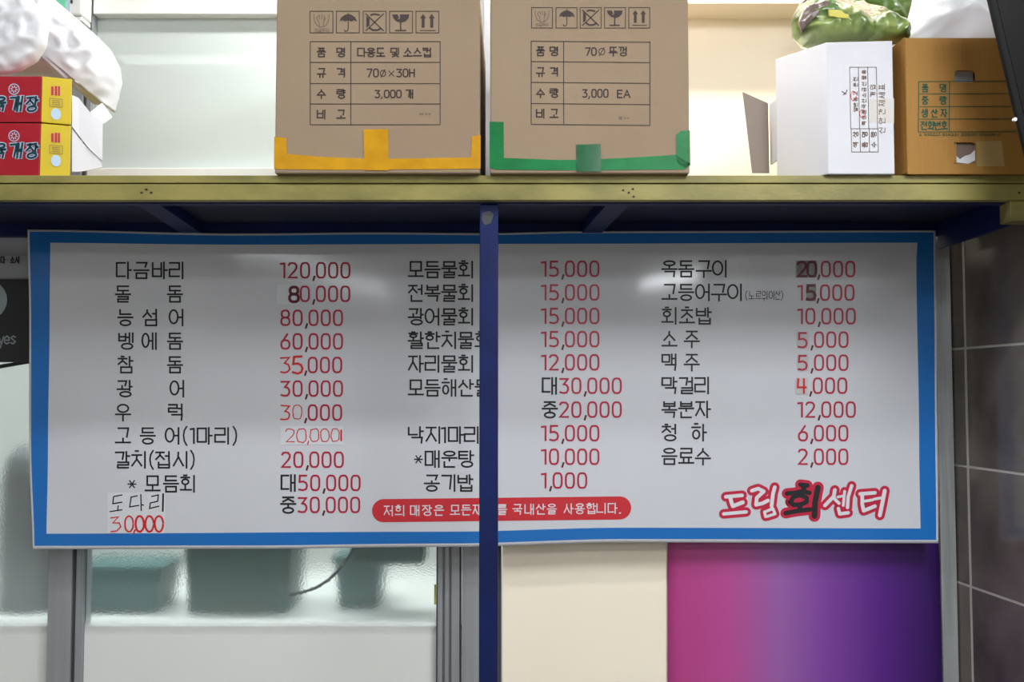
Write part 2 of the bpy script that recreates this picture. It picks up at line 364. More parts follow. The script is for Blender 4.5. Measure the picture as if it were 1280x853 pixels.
# glass partition: mullions, rails, panes
def X(px, Y=WY): return (px - 640) / F * Y
def frame_post(name, px0, px1, ys, darks):
    """upright aluminium profile made of stepped ridges"""
    b = MB(); b.box(X(px0), X(px1), WY + .01, WY + .055, 0, 2.6)
    for a, c, pr in ys: b.box(X(a), X(c), WY + .01 - pr, WY + .012, 0, 2.6)
    o = b.build(name, M['alu'], bevel=.0007); o['kind'] = 'structure'
    for a, c in darks:
        d = MB(); d.box(X(a), X(c), WY + .004, WY + .0095, 0.002, 2.598)
        g = d.build('gasket', M['alu_dark'], None); g.parent = o; g.location = g.location - o.location
    return o
frame_post('trim_2', 67, 106, [(67, 96, .012), (99, 105, .004)], [(96.3, 98.8)])
frame_post('trim_3', 546, 576, [(548, 554, .008), (557, 562, .010), (565, 575, .008)], [(546.3, 547.8), (575.3, 577)])
frame_post('trim_4', 578, 626.5, [(578, 600, .012), (604, 622, .006)], [(622.5, 626)])
# rails of the upper light
zr = lambda y, Y: EYE + (489 - y) / F * Y
b = MB(); b.box(X(106), X(546), WY + .002, WY + .05, zr(9, WY), zr(-40, WY)); b.build('trim_5', M['white_enamel'], bevel=.002)['kind'] = 'structure'
b = MB(); b.box(X(106), X(546), WY - .012, WY + .05, zr(216, WY) - .06, zr(209, WY)); b.build('trim_6', M['white_enamel'], bevel=.002)['kind'] = 'structure'
b = MB(); b.box(X(106), X(546), WY + .026, WY + .032, zr(216, WY), zr(8, WY)); b.build('window_1', M['frost_top'])['kind'] = 'structure'
b = MB(); b.box(X(106), X(546), WY + .024, WY + .030, 0, zr(216, WY) - .06); b.build('window_2', M['frost'])['kind'] = 'structure'
b = MB(); b.box(-2.5, X(67), WY + .024, WY + .030, 0, 2.6); b.build('window_3', M['frost'])['kind'] = 'structure'
# added white film, brightens the lower panes and fades out at its top
def film_mat():
    m = bpy.data.materials.new('white_brightening_film'); m.use_nodes = True; nt = m.node_tree; p = nt.nodes['Principled BSDF']
    p.inputs['Base Color'].default_value = srgb(232, 234, 232); p.inputs['Roughness'].default_value = .5
    g = nt.nodes.new('ShaderNodeNewGeometry'); sx = nt.nodes.new('ShaderNodeSeparateXYZ'); mr = nt.nodes.new('ShaderNodeMapRange')
    mr.inputs['From Min'].default_value = zr(772, WY); mr.inputs['From Max'].default_value = zr(794, WY)
    mr.inputs['To Min'].default_value = 0; mr.inputs['To Max'].default_value = .93
    nt.links.new(g.outputs['Position'], sx.inputs[0]); nt.links.new(sx.outputs['Z'], mr.inputs['Value']); nt.links.new(mr.outputs[0], p.inputs['Alpha'])
    return m
M['film_white'] = film_mat()
for xa_, xb2 in ((X(106), X(546)), (-2.5, X(67))):
    b = MB(); b.box(xa_ + .0005, xb2 - .0005, WY + .0228, WY + .0234, .002, zr(768, WY))
    o = b.build('brightening_film', M['film_white']); tag(o, 'white film added to brighten the lower part of the %s glass pane' % ('middle' if xa_ > -2 else 'left'), 'film')
# corner trim strip between poster wall and tiled wall
def vstrip(name, pxs, Y0, Y1, m, z0=0.0, z1=2.6):
    b = MB(); x0, x1 = pxs; b.box(x0, x1, Y0, Y1, z0, z1); return b.build(name, m, bevel=.001)
tr = vstrip('trim_7', (.815, .8445), WY - .012, WY, M['steel']); tr['kind'] = 'structure'
# tiled wall, slightly splayed: along d from the corner towards the camera
C0 = Vector((.8445, WY, 0)); D = Vector((.1, -1, 0)).normalized(); NR = Vector((1, .1, 0)).normalized()
b = MB()

def wp(t, z, o): q = C0 + D * t + NR * o; return (q.x, q.y, z)
b.prism([wp(0, 0, .002), wp(7.9, 0, .002), wp(7.9, 2.6, .002), wp(0, 2.6, .002)], [wp(0, 0, .06), wp(7.9, 0, .06), wp(7.9, 2.6, .06), wp(0, 2.6, .06)])
wr = b.build('wall_right', M['grout']); wr['kind'] = 'structure'
# tile courses: height .2225, first column narrow (cut tile), then 0.4 m tiles
TZ = [EYE + (489 - 437) / F * WY + k * .2215 for k in range(-7, 6)]
cols_t = [(0.0, .052), (.056, .456), (.46, .86)]
for ci, (t0, t1) in enumerate(cols_t):
    for k in range(len(TZ)):
        z0, z1 = TZ[k] + .0022, min(TZ[k] + .2215 - .0022, 2.595)
        if z0 > 2.5: continue
        dz = random.uniform(.0009, .0014)
        q = [(t0 + .0022, z0), (t1 - .0022, z0), (t1 - .0022, z1), (t0 + .0022, z1)]
        tb = MB(); tb.prism([wp(t, max(z, .001), dz) for t, z in q], [wp(t, max(z, .001), .0021) for t, z in q])
        o = tb.build('tile', M['tile'] if (ci + k) % 2 else M['tile_b'], None, bevel=.0004)
        o.parent = wr; o.location = o.location - wr.location
# ================================================================== shelf
SZ0, SZ1, SZ2 = EYE + .2975, EYE + .3245, EYE + .3365      # beam bottom, joint, board top
shelf = thing('storage_shelf', (0, 1.7, 0), 'long shelf of khaki boards on a navy blue steel frame holding the boxes', 'shelf')
b = MB(); b.box(-1.15, .828, 1.548, 1.566, SZ0, SZ1 - .0015); b.build('front_beam', M['khaki'], shelf, bevel=.0012)
b = MB(); b.box(-1.15, .828, 1.5465, 1.905, SZ1, SZ2); b.build('shelf_board', M['khaki'], shelf, bevel=.001)
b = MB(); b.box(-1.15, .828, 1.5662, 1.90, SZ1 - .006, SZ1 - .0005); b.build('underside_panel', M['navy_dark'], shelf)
b = MB(); b.box(-1.15, .80, 1.5665, 1.585, SZ0 - .002, SZ1 - .006); b.box(-1.15, .8, 1.585, 1.612, SZ1 - .013, SZ1 - .0062); b.build('front_rail', M['navy'], shelf, bevel=.001)
b = MB(); b.box(-1.15, .81, 1.884, 1.905, SZ0 - .004, SZ1 - .006); b.build('rear_rail', M['navy'], shelf, bevel=.001)
for xa, xb in ((-.583, -.607), (.170, .150)):
    b = MB(); w_ = .019
    b.prism([(xa - w_, 1.5855, SZ0), (xa + w_, 1.5855, SZ0), (xb + w_, 1.883, SZ0), (xb - w_, 1.883, SZ0)],
            [(xa - w_, 1.5855, SZ1 - .0065), (xa + w_, 1.5855, SZ1 - .0065), (xb + w_, 1.883, SZ1 - .0065), (xb - w_, 1.883, SZ1 - .0065)])
    b.build('cross_member', M['navy'], shelf, bevel=.001)
b = MB(); b.box(.806, .812, 1.586, 1.883, EYE + .268, SZ1 - .006); b.build('side_plate', M['navy'], shelf, bevel=.001)
b = MB(); b.box(X(1268, 1.55), .83, 1.550, 1.585, EYE + .265, SZ0 - .0005); b.build('end_block', M['khaki'], shelf, bevel=.001)
b = MB(); b.box(X(599.3, 1.57), X(622.5, 1.57), 1.568, 1.598, 0, SZ0 - .0025); b.build('post', M['navy'], shelf, bevel=.0015)
for x_ in (-1.12, ):
    b = MB(); b.box(x_ - .015, x_ + .015, 1.586, 1.616, 0, SZ0 - .0025); b.build('post', M['navy'], shelf, bevel=.0015)
b = MB(); b.box(.828, .85, 1.60, 1.90, SZ1 - .03, SZ2 - .002); b.build('wall_bracket', M['navy'], shelf)
b = MB(); b.prism([P(x, y, 1.5672) for x, y in [(603, 266), (612, 264), (617, 268), (614, 279), (606, 282), (602, 274)]], [P(x, y, 1.5679) for x, y in [(603, 266), (612, 264), (617, 268), (614, 279), (606, 282), (602, 274)]])
b.build('worn_tape_scrap', M['alu_dark'], shelf)
# small screw holes in the front beam
for px, py in ((177, 241), (183, 237), (189, 241), (779, 238), (786, 241), (791, 236.5), (792, 246), (1274, 241)):
    b = MB(); c = P(px, py, 1.5478); n = 10
    b.prism([(c.x + .0021 * math.cos(a), 1.5474, c.z + .0017 * math.sin(a)) for a in [2 * math.pi * k / n for k in range(n)]],
            [(c.x + .0021 * math.cos(a), 1.5482, c.z + .0017 * math.sin(a)) for a in [2 * math.pi * k / n for k in range(n)]])
    b.build('screw_hole', M['ink'], shelf)
# ================================================================== menu banner
BY = 1.868
def wave(px, py):
    u = (px - 40) / 1130; v = (py - 290) / 395
    y = .0022 * math.sin(u * 9.2 + .6) * (.35 + v) + .0010 * math.sin(u * 23 + v * 2.5) + .0015 * math.sin(v * 5 + u * 4)
    y += .010 * math.exp(-(((px - 80) / 60) ** 2 + ((py - 320) / 30) ** 2)) * -1
    y -= .003 * math.sin((px - py * 1.5) / 60) * math.exp(-((px - 60) / 90) ** 2)
    return y
def on_banner(px, py, off=0.0): return P(px, py, BY + wave(px, py) - off)
def lerp_pts(t, pts):
    for (a, va), (c, vc) in zip(pts, pts[1:]):
        if t <= c:
            k = (t - a) / (c - a); k = k * k * (3 - 2 * k); return va + (vc - va) * k
    return pts[-1][1]
top_e = lambda x: lerp_pts(x, [(34, 287), (300, 292), (470, 290.5), (600, 291.5), (740, 289), (1172, 288)])
bot_e = lambda x: lerp_pts(x, [(34, 687), (300, 686.5), (560, 684), (780, 678.5), (1172, 679.5)])
def left_e(y): return lerp_pts(y, [(285, 34.5), (400, 36.5), (560, 36.5), (690, 40.5)])
def right_e(y): return lerp_pts(y, [(285, 1169.5), (450, 1171), (690, 1173)])
banner = thing('menu_banner', (0, BY, EYE - .29), 'wide white vinyl price menu with a blue border hanging under the shelf', 'banner')
xs_in = [lambda y: left_e(y), lambda y: left_e(y) + 2.4, lambda y: lerp_pts(y, [(285, 63), (400, 62), (560, 60), (690, 58)])]
xs_out = [lambda y: lerp_pts(y, [(285, 1147.5), (330, 1145.5), (560, 1149), (690, 1151)]), lambda y: right_e(y) - 2.6, lambda y: right_e(y)]
ys_in = [lambda x: top_e(x), lambda x: top_e(x) + 2.6, lambda x: lerp_pts(x, [(34, 303.5), (300, 306), (620, 305), (1172, 303.5)])]
ys_out = [lambda x: lerp_pts(x, [(34, 667.5), (560, 665), (780, 660), (1172, 661)]), lambda x: bot_e(x) - 4.2, lambda x: bot_e(x)]
NX, NYB = 96, 40
def grid_pos(i, j):
    """i over columns, j over rows; the first and last two cells are the margin and the border"""
    def solve(px, py):
        def cx(y):
            if i < 2: return xs_in[i](y)
            if i > NX - 2: return xs_out[i - (NX - 2)](y) if i - (NX - 2) < 3 else 0
            a = xs_in[2](y); c = xs_out[0](y); return a + (c - a) * (i - 2) / (NX - 4)
        def cy(x):
            if j < 2: return ys_in[j](x)
            if j > NYB - 2: return ys_out[j - (NYB - 2)](x)
            a = ys_in[2](x); c = ys_out[0](x); return a + (c - a) * (j - 2) / (NYB - 4)
        for _ in range(4): px = cx(py); py = cy(px)
        return px, py
    return solve(36 + 1134 * i / NX, 288 + 395 * j / NYB)
vv = []; ff = []; mm = []
for j in range(NYB + 1):
    for i in range(NX + 1): vv.append(on_banner(*grid_pos(i, j)))
for j in range(NYB):
    for i in range(NX):
        a = j * (NX + 1) + i; ff.append((a, a + 1, a + NX + 2, a + NX + 1))
        edge = i == 0 or j == 0 or i == NX - 1 or j == NYB - 1
        blue = (i == 1 or j == 1 or i == NX - 2 or j == NYB - 2)
        mm.append('vinyl' if edge or not blue else 'vinyl_blue')
b = MB()
for f_, m_ in zip(ff, mm): pass
b.v = [tuple(p) for p in vv]; b.f = ff; b.mi(M['vinyl']); b.mi(M['vinyl_blue']); b.m = [0 if m_ == 'vinyl' else 1 for m_ in mm]
sheet = b.build('vinyl_sheet', None, banner, smooth=True, fix=False)
so = sheet.modifiers.new('thick', 'SOLIDIFY'); so.thickness = .0006; so.offset = -1
# does the solidify go away from the camera? normals: row order gives normals towards -Y or +Y; check below
nrm = sheet.data.polygons[500].normal
so.offset = -1 if nrm.y < 0 else 1
T1 = lambda x, y: on_banner(x, y, .0005)
T2 = lambda x, y: on_banner(x, y, .0009)
T3 = lambda x, y: on_banner(x, y, .0013)
K, R = M['ink'], M['red_ink']
def names_line(name, fn):
    b = MB(); fn(b); return b.build(name, K, banner, fix=False)
rowsL = [338, 367.5, 397, 426.5, 456, 486, 515.5, 545, 575, 605]
rowsR = [336.5, 366, 395.5, 424.5, 453.5, 482.5, 512.5, 541.5, 571, 601.5]
c1 = [('다금바리', [145, 167, 190, 211]), ('돌돔', [144, 209]), ('능섬어', [147, 178, 211]), ('벵에돔', [148, 177, 209]), ('참돔', [147, 209]),
      ('광어', [146, 212]), ('우럭', [144, 210]), ('고등어(1마리)', [144, 175, 206, 228, 237, 246, 268, 291]),
      ('갈치(접시)', [143, 164, 186, 194, 216, 238]), ('*모듬회', [159, 181, 204, 225])]
def mixed(b, s, xs, cy, f, m, h=19):
    for ch, x in zip(s, xs):
        if ch in '()': char(b, ch, x, x + 6, cy - h / 2 - 1, cy + h / 2, 1.0, f, m)
        elif ch == '1': char(b, ch, x + 1, x + 8, cy - h / 2, cy + h / 2, 1.15, f, m)
        elif ch == '*': char(b, ch, x + 1, x + 11, cy - 5, cy + 6, .8, f, m)
        else: char(b, ch, x + .5, x + 19, cy - h / 2 - .5, cy + h / 2 + .5, 1.1, f, m)
for (s, xs), cy in zip(c1, rowsL): names_line('dish_name', lambda b: mixed(b, s, xs, cy, T1, K))
c3 = [('모듬물회', 510), ('전복물회', 510), ('광어물회', 510), ('활한치물회', 510), ('자리물회', 510), ('모듬해산물', 510), None,
      ('낙지1마리', [510, 532, 551, 560, 580]), ('*매운탕', [517, 531, 552, 573]), ('공기밥', [530, 551, 572])]
for it, cy in zip(c3, rowsL):
    if it: names_line('dish_name', lambda b: mixed(b, it[0], it[1] if isinstance(it[1], list) else [it[1] + 20.9 * i for i in range(len(it[0]))], cy - 1, T1, K))
c5 = [('옥돔구이', [827, 848, 870, 890]), ('고등어구이', [827, 848, 869, 889, 909]), ('회초밥', [827, 849, 870]), ('소주', [827, 855]), ('맥주', [827, 855]),
      ('막걸리', [827, 848, 868]), ('복분자', [827, 848, 869]), ('청하', [827, 864]), ('음료수', [827, 848, 869])]
for (s, xs), cy in zip(c5, rowsR): names_line('dish_name', lambda b: mixed(b, s, xs, cy - .5, T1, K))
b = MB()
for ch, x in zip('(노르웨이산)', [931, 936, 944.5, 952.5, 961, 968.5, 976, 981]): 
    char(b, ch, x, x + (3.5 if ch in '()' else 7), 364, 374.5, .42, T1)
b.build('origin_note', K, banner, fix=False)
# prices
def price(parts, x, cy, size=None, name='price', m=None):
    b = MB()
    for kind, s in parts:
        if kind == 'K': char(b, s, x + .5, x + 19, cy - 10, cy + 10, 1.2, T1, K); x += 22
        else: x = number(b, s, x, cy, T1, m or R, comma_ink=M['dark_red'])
    return b.build(name, None if b.mats else R, banner, fix=False)
def patch(name, x0, y0, x1, y1, m):
    b = MB(); b.mesh([T2(x0, y0), T2((x0 + x1) / 2, y0), T2(x1, y0), T2(x1, y1), T2((x0 + x1) / 2, y1), T2(x0, y1)], [(0, 1, 4, 5), (1, 2, 3, 4)])
    return b.build(name, m, banner, fix=False)
def sub(b, name, m, parent):
    o = b.build(name, m, banner, fix=False); o.parent = parent; return o
price([('R', '120,000')], 350.5, 338)
price([('R', '0,000')], 375.4, 367.5)
price([('R', '80,000')], 351, 397.5)
price([('R', '60,000')], 351, 427)
price([('R', ',000')], 380.6, 456.5)
price([('R', '30,000')], 351, 486)
price([('R', ',000')], 380.6, 516)
price([('R', '20,000')], 352, 575)
price([('K', '대'), ('R', '50,000')], 351, 604)
price([('K', '중'), ('R', '30,000')], 350.5, 631.5)
for cy, s in zip(rowsR, ['15,000'] * 4 + ['12,000']): price([('R', s)], 677, cy - .3)
price([('K', '대'), ('R', '30,000')], 677.5, 482.5); price([('K', '중'), ('R', '20,000')], 677.5, 512.3)
price([('R', '15,000')], 677, 541.8); price([('R', '10,000')], 677, 571.3); price([('R', '1,000')], 677, 601)
price([('R', ',000')], 1022, 336.5); price([('R', '1')], 997.5, 366); price([('R', ',000')], 1021, 366)
price([('R', '10,000')], 997.5, 395.5); price([('R', ',000')], 1013.5, 424.8); price([('R', ',000')], 1013.5, 453.6)
price([('R', ',000')], 1012, 482.4); price([('R', '12,000')], 997.5, 512.3); price([('R', '6,000')], 998, 541.8); price([('R', '2,000')], 998, 571.3)
# hand-written digits of the corrected prices
b = MB(); char(b, '3', 351, 362, 447, 466, 1.0, T1, None, jit=.5); char(b, '5', 366, 378, 446, 467, 1.4, T1, None, jit=.4); b.build('handwritten_digit', M['red_pen'], banner, fix=False)
b = MB(); char(b, '3', 351, 362, 507, 525, .9, T1, None, jit=.5); char(b, '0', 366, 377, 507, 524, .55, T1, None, jit=.4); b.build('handwritten_digit', M['red_pen'], banner, fix=False)
p_ = patch('correction_patch', 346, 356, 373.5, 380.5, M['patch']); tag(p_, 'clear patch with a bold dark 8')
b = MB(); char(b, '8', 362, 373, 359, 377.5, 1.8, T3, None); sub(b, 'digit', M['dark_red'], p_)
p_ = patch('correction_patch', 351, 533, 429, 556, M['patch']); tag(p_, 'pale patch with a thin hand-written price')
b = MB(); x = 357.5
for ch in '20': char(b, ch, x, x + 11, 536.5, 553, .6, T3, None, jit=.6); x += 14
char(b, ',', 383.5, 386.5, 538, 553, .7, T3, None)
for x in (388, 401, 414): char(b, '0', x, x + 10, 536.5, 552, .6, T3, None, jit=.6)
char(b, '|', 424, 429, 538, 551, 1.1, T3, None); sub(b, 'handwriting', M['red_pen'], p_)
p_ = patch('correction_patch', 134, 616, 206.5, 667, M['patch']); tag(p_, 'pale patch with a hand-written extra dish and price')
b = MB()
for s in ([(142, 621), (153, 619)], [(142, 621), (141, 630), (153, 628)], [(148, 632), (147, 638)], [(137, 640), (153, 637.5)],
          [(163, 622), (172, 620)], [(164, 622), (162, 634), (174, 632)], [(176, 618), (176.5, 639)], [(176, 631), (180, 632)],
          [(189, 621), (198, 619), (197, 627), (188, 629), (187, 636), (199, 633)]):
    ribbon(b, s, .75, T3)
ribbon(b, [(204, 617), (203.5, 640)], 1.1, T3); sub(b, 'handwriting', M['ink'], p_)
b = MB(); ribbon(b, [(138, 648), (148, 646.5), (141, 654), (149, 654), (151, 659), (146, 664), (138, 665)], .8, T3)
for x, hw in ((156, 1), (169.5, 1.3), (181.5, 1.2), (193.5, 1.2)): ribbon(b, [(px_ + random.uniform(-.3, .3), py_) for px_, py_ in [(x + 10.5 * q[0], 665 - 19.5 * q[1]) for q in rr(0, 0, 1, 1, .6)][:-1]] + [(x + 10.5 * 1, 665 - 19.5 * .5)], hw, T3)
char(b, ',', 166, 170, 648, 664, 1, T3, None); sub(b, 'handwriting', M['red_pen'], p_)
def dig_patch(x0, y0, x1, y1, s, xs, hw, m, pm, lab):
    p_ = patch('correction_patch', x0, y0, x1, y1, pm); tag(p_, lab)
    b = MB()
    for ch, x in zip(s, xs): char(b, ch, x, x + 10.5, y0 + 1.5, y1 - 1.5, hw, T3, None)
    sub(b, 'digit', m, p_)
dig_patch(995, 326, 1021, 347, '20', [997.5, 1009.5], 1.6, M['dark_red'], M['patch_grey'], 'grey patch with bold dark 20')
dig_patch(1008, 355.5, 1020, 376.5, '5', [1008.5], 1.7, M['dark_red'], M['patch_grey'], 'grey patch with a bold dark 5')
dig_patch(996.5, 415, 1011, 436, '5', [998], 1.2, M['red_ink'], M['patch_pale'], 'clear tape patch with a red 5')
dig_patch(996.5, 443.5, 1011, 464, '5', [998], 1.2, M['red_ink'], M['patch_pale'], 'clear tape patch with a red 5')
dig_patch(995, 472.5, 1010, 493, '4', [997], 1.3, M['red_pen'], M['patch_pale'], 'clear tape patch with a hand-drawn red 4')
# red slogan bar
def bar_pt(x, y): return T1(x, y - (x - 627) * .0115)
outl = rr(465, 622.5, 789, 651.5, .62, 8)
import itertools
b = MB(); N = 60
for i in range(N):
    xa = 627 - 162 * math.cos(math.pi * i / N); xb_ = 627 - 162 * math.cos(math.pi * (i + 1) / N)
    def hh(x):
        d = min(x - 465, 789 - x, 14.5); return math.sqrt(max(14.5 ** 2 - (14.5 - d) ** 2, 0))
    xa_, xc_ = xa, xb_
    b.mesh([bar_pt(xa_, 637 - hh(xa_)), bar_pt(xc_, 637 - hh(xc_)), bar_pt(xc_, 637 + hh(xc_)), bar_pt(xa_, 637 + hh(xa_))], [(0, 1, 2, 3)])
bar = b.build('slogan_bar', M['red_bar'], banner, fix=False)
b = MB(); bt = lambda x, y: T2(x, y - (x - 627) * .0115)
for ch, x in zip('저희매장은모든재료를국내산을사용합니다.', [480, 494, 513, 528, 543, 563, 577, 591, 606, 622, 641, 656, 670, 684, 705, 719, 733, 746, 760, 773]):
    char(b, ch, x, x + (4 if ch == '.' else 11.5), 631, 643.5, .68, bt, None)
sub(b, 'slogan_lettering', M['white_ink'], bar)
# shop name in brush lettering, zoom frame 895..1120 x 590..660 at 5.689 px per pixel
lz = lambda X_, Y_: (895 + X_ / 5.689, 590 + Y_ / 5.689)
logo = [('w', [(70, 178), (185, 168)], 13), ('w', [(100, 180), (112, 225), (120, 245), (190, 218)], 14), ('w', [(55, 300), (215, 286)], 12),
        ('w', [(255, 135), (300, 120), (340, 140), (290, 185), (285, 235), (330, 225), (370, 205)], 13), ('w', [(418, 110), (405, 160), (395, 245)], 13),
        ('w', [(345, 285), (352, 320)], 10), ('w', [(350, 285), (405, 262), (420, 300), (365, 318)], 10),
        ('k', [(600, 92), (650, 98)], 14), ('k', [(622, 100), (625, 130)], 16), ('k', [(505, 155), (560, 150), (610, 140), (665, 150)], 14), ('k', [(530, 215), (550, 180), (600, 165), (645, 185), (645, 215), (600, 235), (550, 235), (530, 215)], 14), ('k', [(595, 235), (598, 275)], 16), ('k', [(495, 295), (570, 280), (670, 268)], 14), ('k', [(725, 112), (705, 215), (700, 315)], 18),
        ('w', [(845, 130), (838, 175), (775, 240)], 13), ('w', [(835, 185), (875, 225)], 11), ('w', [(865, 180), (905, 172)], 9), ('w', [(915, 140), (905, 240)], 10), ('w', [(965, 100), (940, 180), (935, 255)], 12), ('w', [(870, 262), (880, 300), (940, 292)], 12),
        ('w', [(1025, 158), (1130, 150)], 13), ('w', [(1040, 165), (1040, 230), (1050, 278), (1130, 245)], 13), ('w', [(1055, 210), (1115, 200)], 10), ('w', [(1125, 195), (1180, 185)], 10), ('w', [(1200, 135), (1185, 215), (1165, 310)], 14)]
def blob(mb, pts, hw, f):
    pts = [lz(*p) for p in pts]
    for a_, c_ in zip(pts, pts[1:]): ribbon(mb, [a_, c_], hw, f)
    for p in pts:   # round joins and ends
        mb.poly([f(p[0] + hw * math.cos(2 * math.pi * k / 14), p[1] + hw * math.sin(2 * math.pi * k / 14)) for k in range(14)])
b = MB()
for kd, pts, hw in logo: blob(b, pts, (hw + (22 if kd == 'w' else 24)) / 5.689, T1)
lg = b.build('shop_name_outline', M['logo_red'], banner, fix=False)
b = MB()
for kd, pts, hw in logo:
    if kd == 'w': blob(b, pts, hw / 5.689, T2)
sub(b, 'white_lettering', M['white_ink'], lg)
b = MB()
for kd, pts, hw in logo:
    if kd == 'k': blob(b, pts, (hw + 2) / 5.689, T2)
sub(b, 'black_lettering', M['ink'], lg)
# ================================================================== cartons on the shelf
def carton(x0, x1, y0, depth, h, m, label, name='cardboard_box', group=None):
    t = thing(name, ((x0 + x1) / 2, y0 + depth / 2, SZ2), label, 'box', group)
    bb = MB(); bb.box(x0, x1, y0, y0 + depth, SZ2, SZ2 + h); o = bb.build('carton', m, t, bevel=.0025)
    bb = MB(); bb.box(x0 + .003, x1 - .003, y0 + depth / 2 - .001, y0 + depth / 2 + .001, SZ2 + h - .001, SZ2 + h + .0006); bb.build('top_seam', M['grey_card'], t)
    return t
CY = 1.533
def on(Y): return lambda o: (lambda x, y: P(x, y, Y - o))
cf = lambda x, y: P(x, y, CY - .0005)
cf2 = lambda x, y: P(x, y, CY - .0012)
XL = {}
def tape(b, pts, o=.0009, Y=None):
    Y = CY if Y is None else Y
    lo, hi = (P(344.4, 110, CY).x, P(600.2, 110, CY).x) if pts[0][0] < 605 else (P(612.6, 110, CY).x, P(861.3, 110, CY).x)
    def cl(x, y, Y_):
        q = P(x, y, Y_)
        if q.x < lo + .006: q.x = lo - .0008
        if q.x > hi - .006: q.x = hi + .0008
        q.z = max(q.z, SZ2 + .0005); return q
    b.prism([cl(x, y, Y - o) for x, y in pts], [cl(x, y, Y + .0002) for x, y in pts])
lc = carton(P(344.4, 110, CY).x, P(600.2, 110, CY).x, CY, .325, .28, M['card'], 'brown cardboard carton with yellow tape along its bottom edge')
def icons(t, xs, y0, y1, w_):
    b = MB(); ink = M['card_ink']
    for x in xs: ribbon(b, [(x, y0), (x + w_, y0), (x + w_, y1), (x, y1), (x, y0)], .45, cf)
    b.build('icon_frames', M['card_ink'], t, fix=False)
    sc = w_ / 29; q = lambda i, p: (xs[i] + p[0] * sc, y0 + p[1] * sc)
    def st(b, i, pts, hw=.5): ribbon(b, [q(i, p) for p in pts], hw, cf)
    def fl(b, i, pts): b.poly([cf(*q(i, p)) for p in pts])
    b = MB()
    st(b, 0, [(5, 4), (5, 10), (8, 17), (12, 20), (17, 20), (21, 17), (24, 10), (24, 4)]); st(b, 0, [(11, 5), (8, 9), (11, 13), (12, 19)]); st(b, 0, [(12, 5), (12, 10)]); st(b, 0, [(15, 4), (15, 10)]); st(b, 0, [(18, 5), (18, 10), (17, 19)]); st(b, 0, [(20, 8), (18, 12)])
    for k, ch in enumerate('취급주의'): char(b, ch, *[xs[0] + (6 + k * 4.6) * sc, xs[0] + (10 + k * 4.6) * sc], y0 + 22 * sc, y0 + 26 * sc, .25, cf)
    b.build('hand_and_glass_icon', M['card_grey_ink'], t, fix=False)
    b = MB(); fl(b, 1, [(4, 13), (6, 8), (11, 4.5), (15, 3.5), (19, 4.5), (24, 8), (26, 13), (22.5, 11.5), (19, 13), (15, 11.5), (11, 13), (7.5, 11.5)])
    st(b, 1, [(15, 2), (15, 22), (14, 25), (11, 25.5), (10, 23)], .55); b.build('umbrella_icon', M['card_ink'], t, fix=False)
    b = MB(); st(b, 2, [(3, 3), (26, 25)], .7); st(b, 2, [(3, 25), (26, 3)], .7); fl(b, 2, [(4, 6), (8, 9), (8, 18), (4, 21)]); st(b, 2, [(8, 21), (12, 24), (18, 24), (22, 22)], 1.1); st(b, 2, [(9, 5), (14, 3.5), (21, 5)], 1)
    b.build('no_hook_icon', M['card_ink'], t, fix=False)
    b = MB(); fl(b, 3, [(3, 4), (10, 4), (12, 8), (10, 11), (13, 9), (13, 4), (25, 4), (24, 9), (20, 13), (15, 14.5), (9, 13), (5, 9)]); st(b, 3, [(14, 14), (14, 24)], .8); st(b, 3, [(7, 24.5), (21, 24.5)], .8)
    b.build('broken_glass_icon', M['card_ink'], t, fix=False)
    b = MB()
    for cx in (9, 20): fl(b, 4, [(cx - 4, 9), (cx, 3.5), (cx + 4, 9)]); fl(b, 4, [(cx - 1.9, 9), (cx + 1.9, 9), (cx + 1.9, 21), (cx - 1.9, 21)])
    st(b, 4, [(5, 24.5), (25, 24.5)], .5); b.build('upright_arrows_icon', M['card_ink'], t, fix=False)
icons(lc, [387.5, 420.5, 454, 487, 520], 14, 41, 28.6)
def table_box(t, x0, x1, xm, ys, m='card_ink', hw=.5, f=cf, skew=0):
    b = MB(); g = lambda x, y: f(x, y)
    for k, y in enumerate(ys): ribbon(b, [(x0, y), (x1, y + skew)], hw, g)
    for x in (x0, xm, x1): ribbon(b, [(x, ys[0]), (x, ys[-1] + (skew if x == x1 else 0))], hw, g)
    b.build('table_rules', M[m], t, fix=False)
table_box(lc, 387.8, 550.2, 438.6, [52, 78, 104.5, 130, 156])
def bold(b, s, xs, cy, h, w, hw, f=cf):
    for ch, x in zip(s, xs): char(b, ch, x, x + w, cy - h / 2, cy + h / 2, hw, f, None, cap=hw * .6)
b = MB()
for s, cy in (('품명', 65.5), ('규격', 91), ('수량', 117.3), ('비고', 143)): bold(b, s, [396.5, 421], cy, 11, 10.5, .85)
bold(b, '다용도및소스컵', [447, 458.5, 470.5, 488.5, 504.5, 516.5, 528.5], 65.5, 11, 10.5, .85)
x = 459
for ch in '70': char(b, ch, x, x + 5.8, 86.5, 96, .85, cf); x += 8
char(b, 'o', 475.5, 482, 87, 96.5, .55, cf); char(b, 'x', 486, 492.5, 88, 96, .5, cf); x = 496
for ch in '30H': char(b, ch, x, x + 5.8, 86.5, 96, .85, cf); x += 8
x = 469
for ch in '3,000':
    if ch == ',': char(b, ch, x - 1, x + 2, 113, 122, .7, cf); x += 4
    else: char(b, ch, x, x + 5.6, 113, 122, .85, cf); x += 7.6
bold(b, '개', [507], 117.5, 10.5, 9.5, .85); b.build('lettering', M['card_ink'], lc, fix=False)
b = MB()
for x in (524, 527, 532, 536): char(b, 'x', x, x + 2, 141.5, 143.5, .4, cf)
b.build('fine_print', M['card_grey_ink'], lc, fix=False)
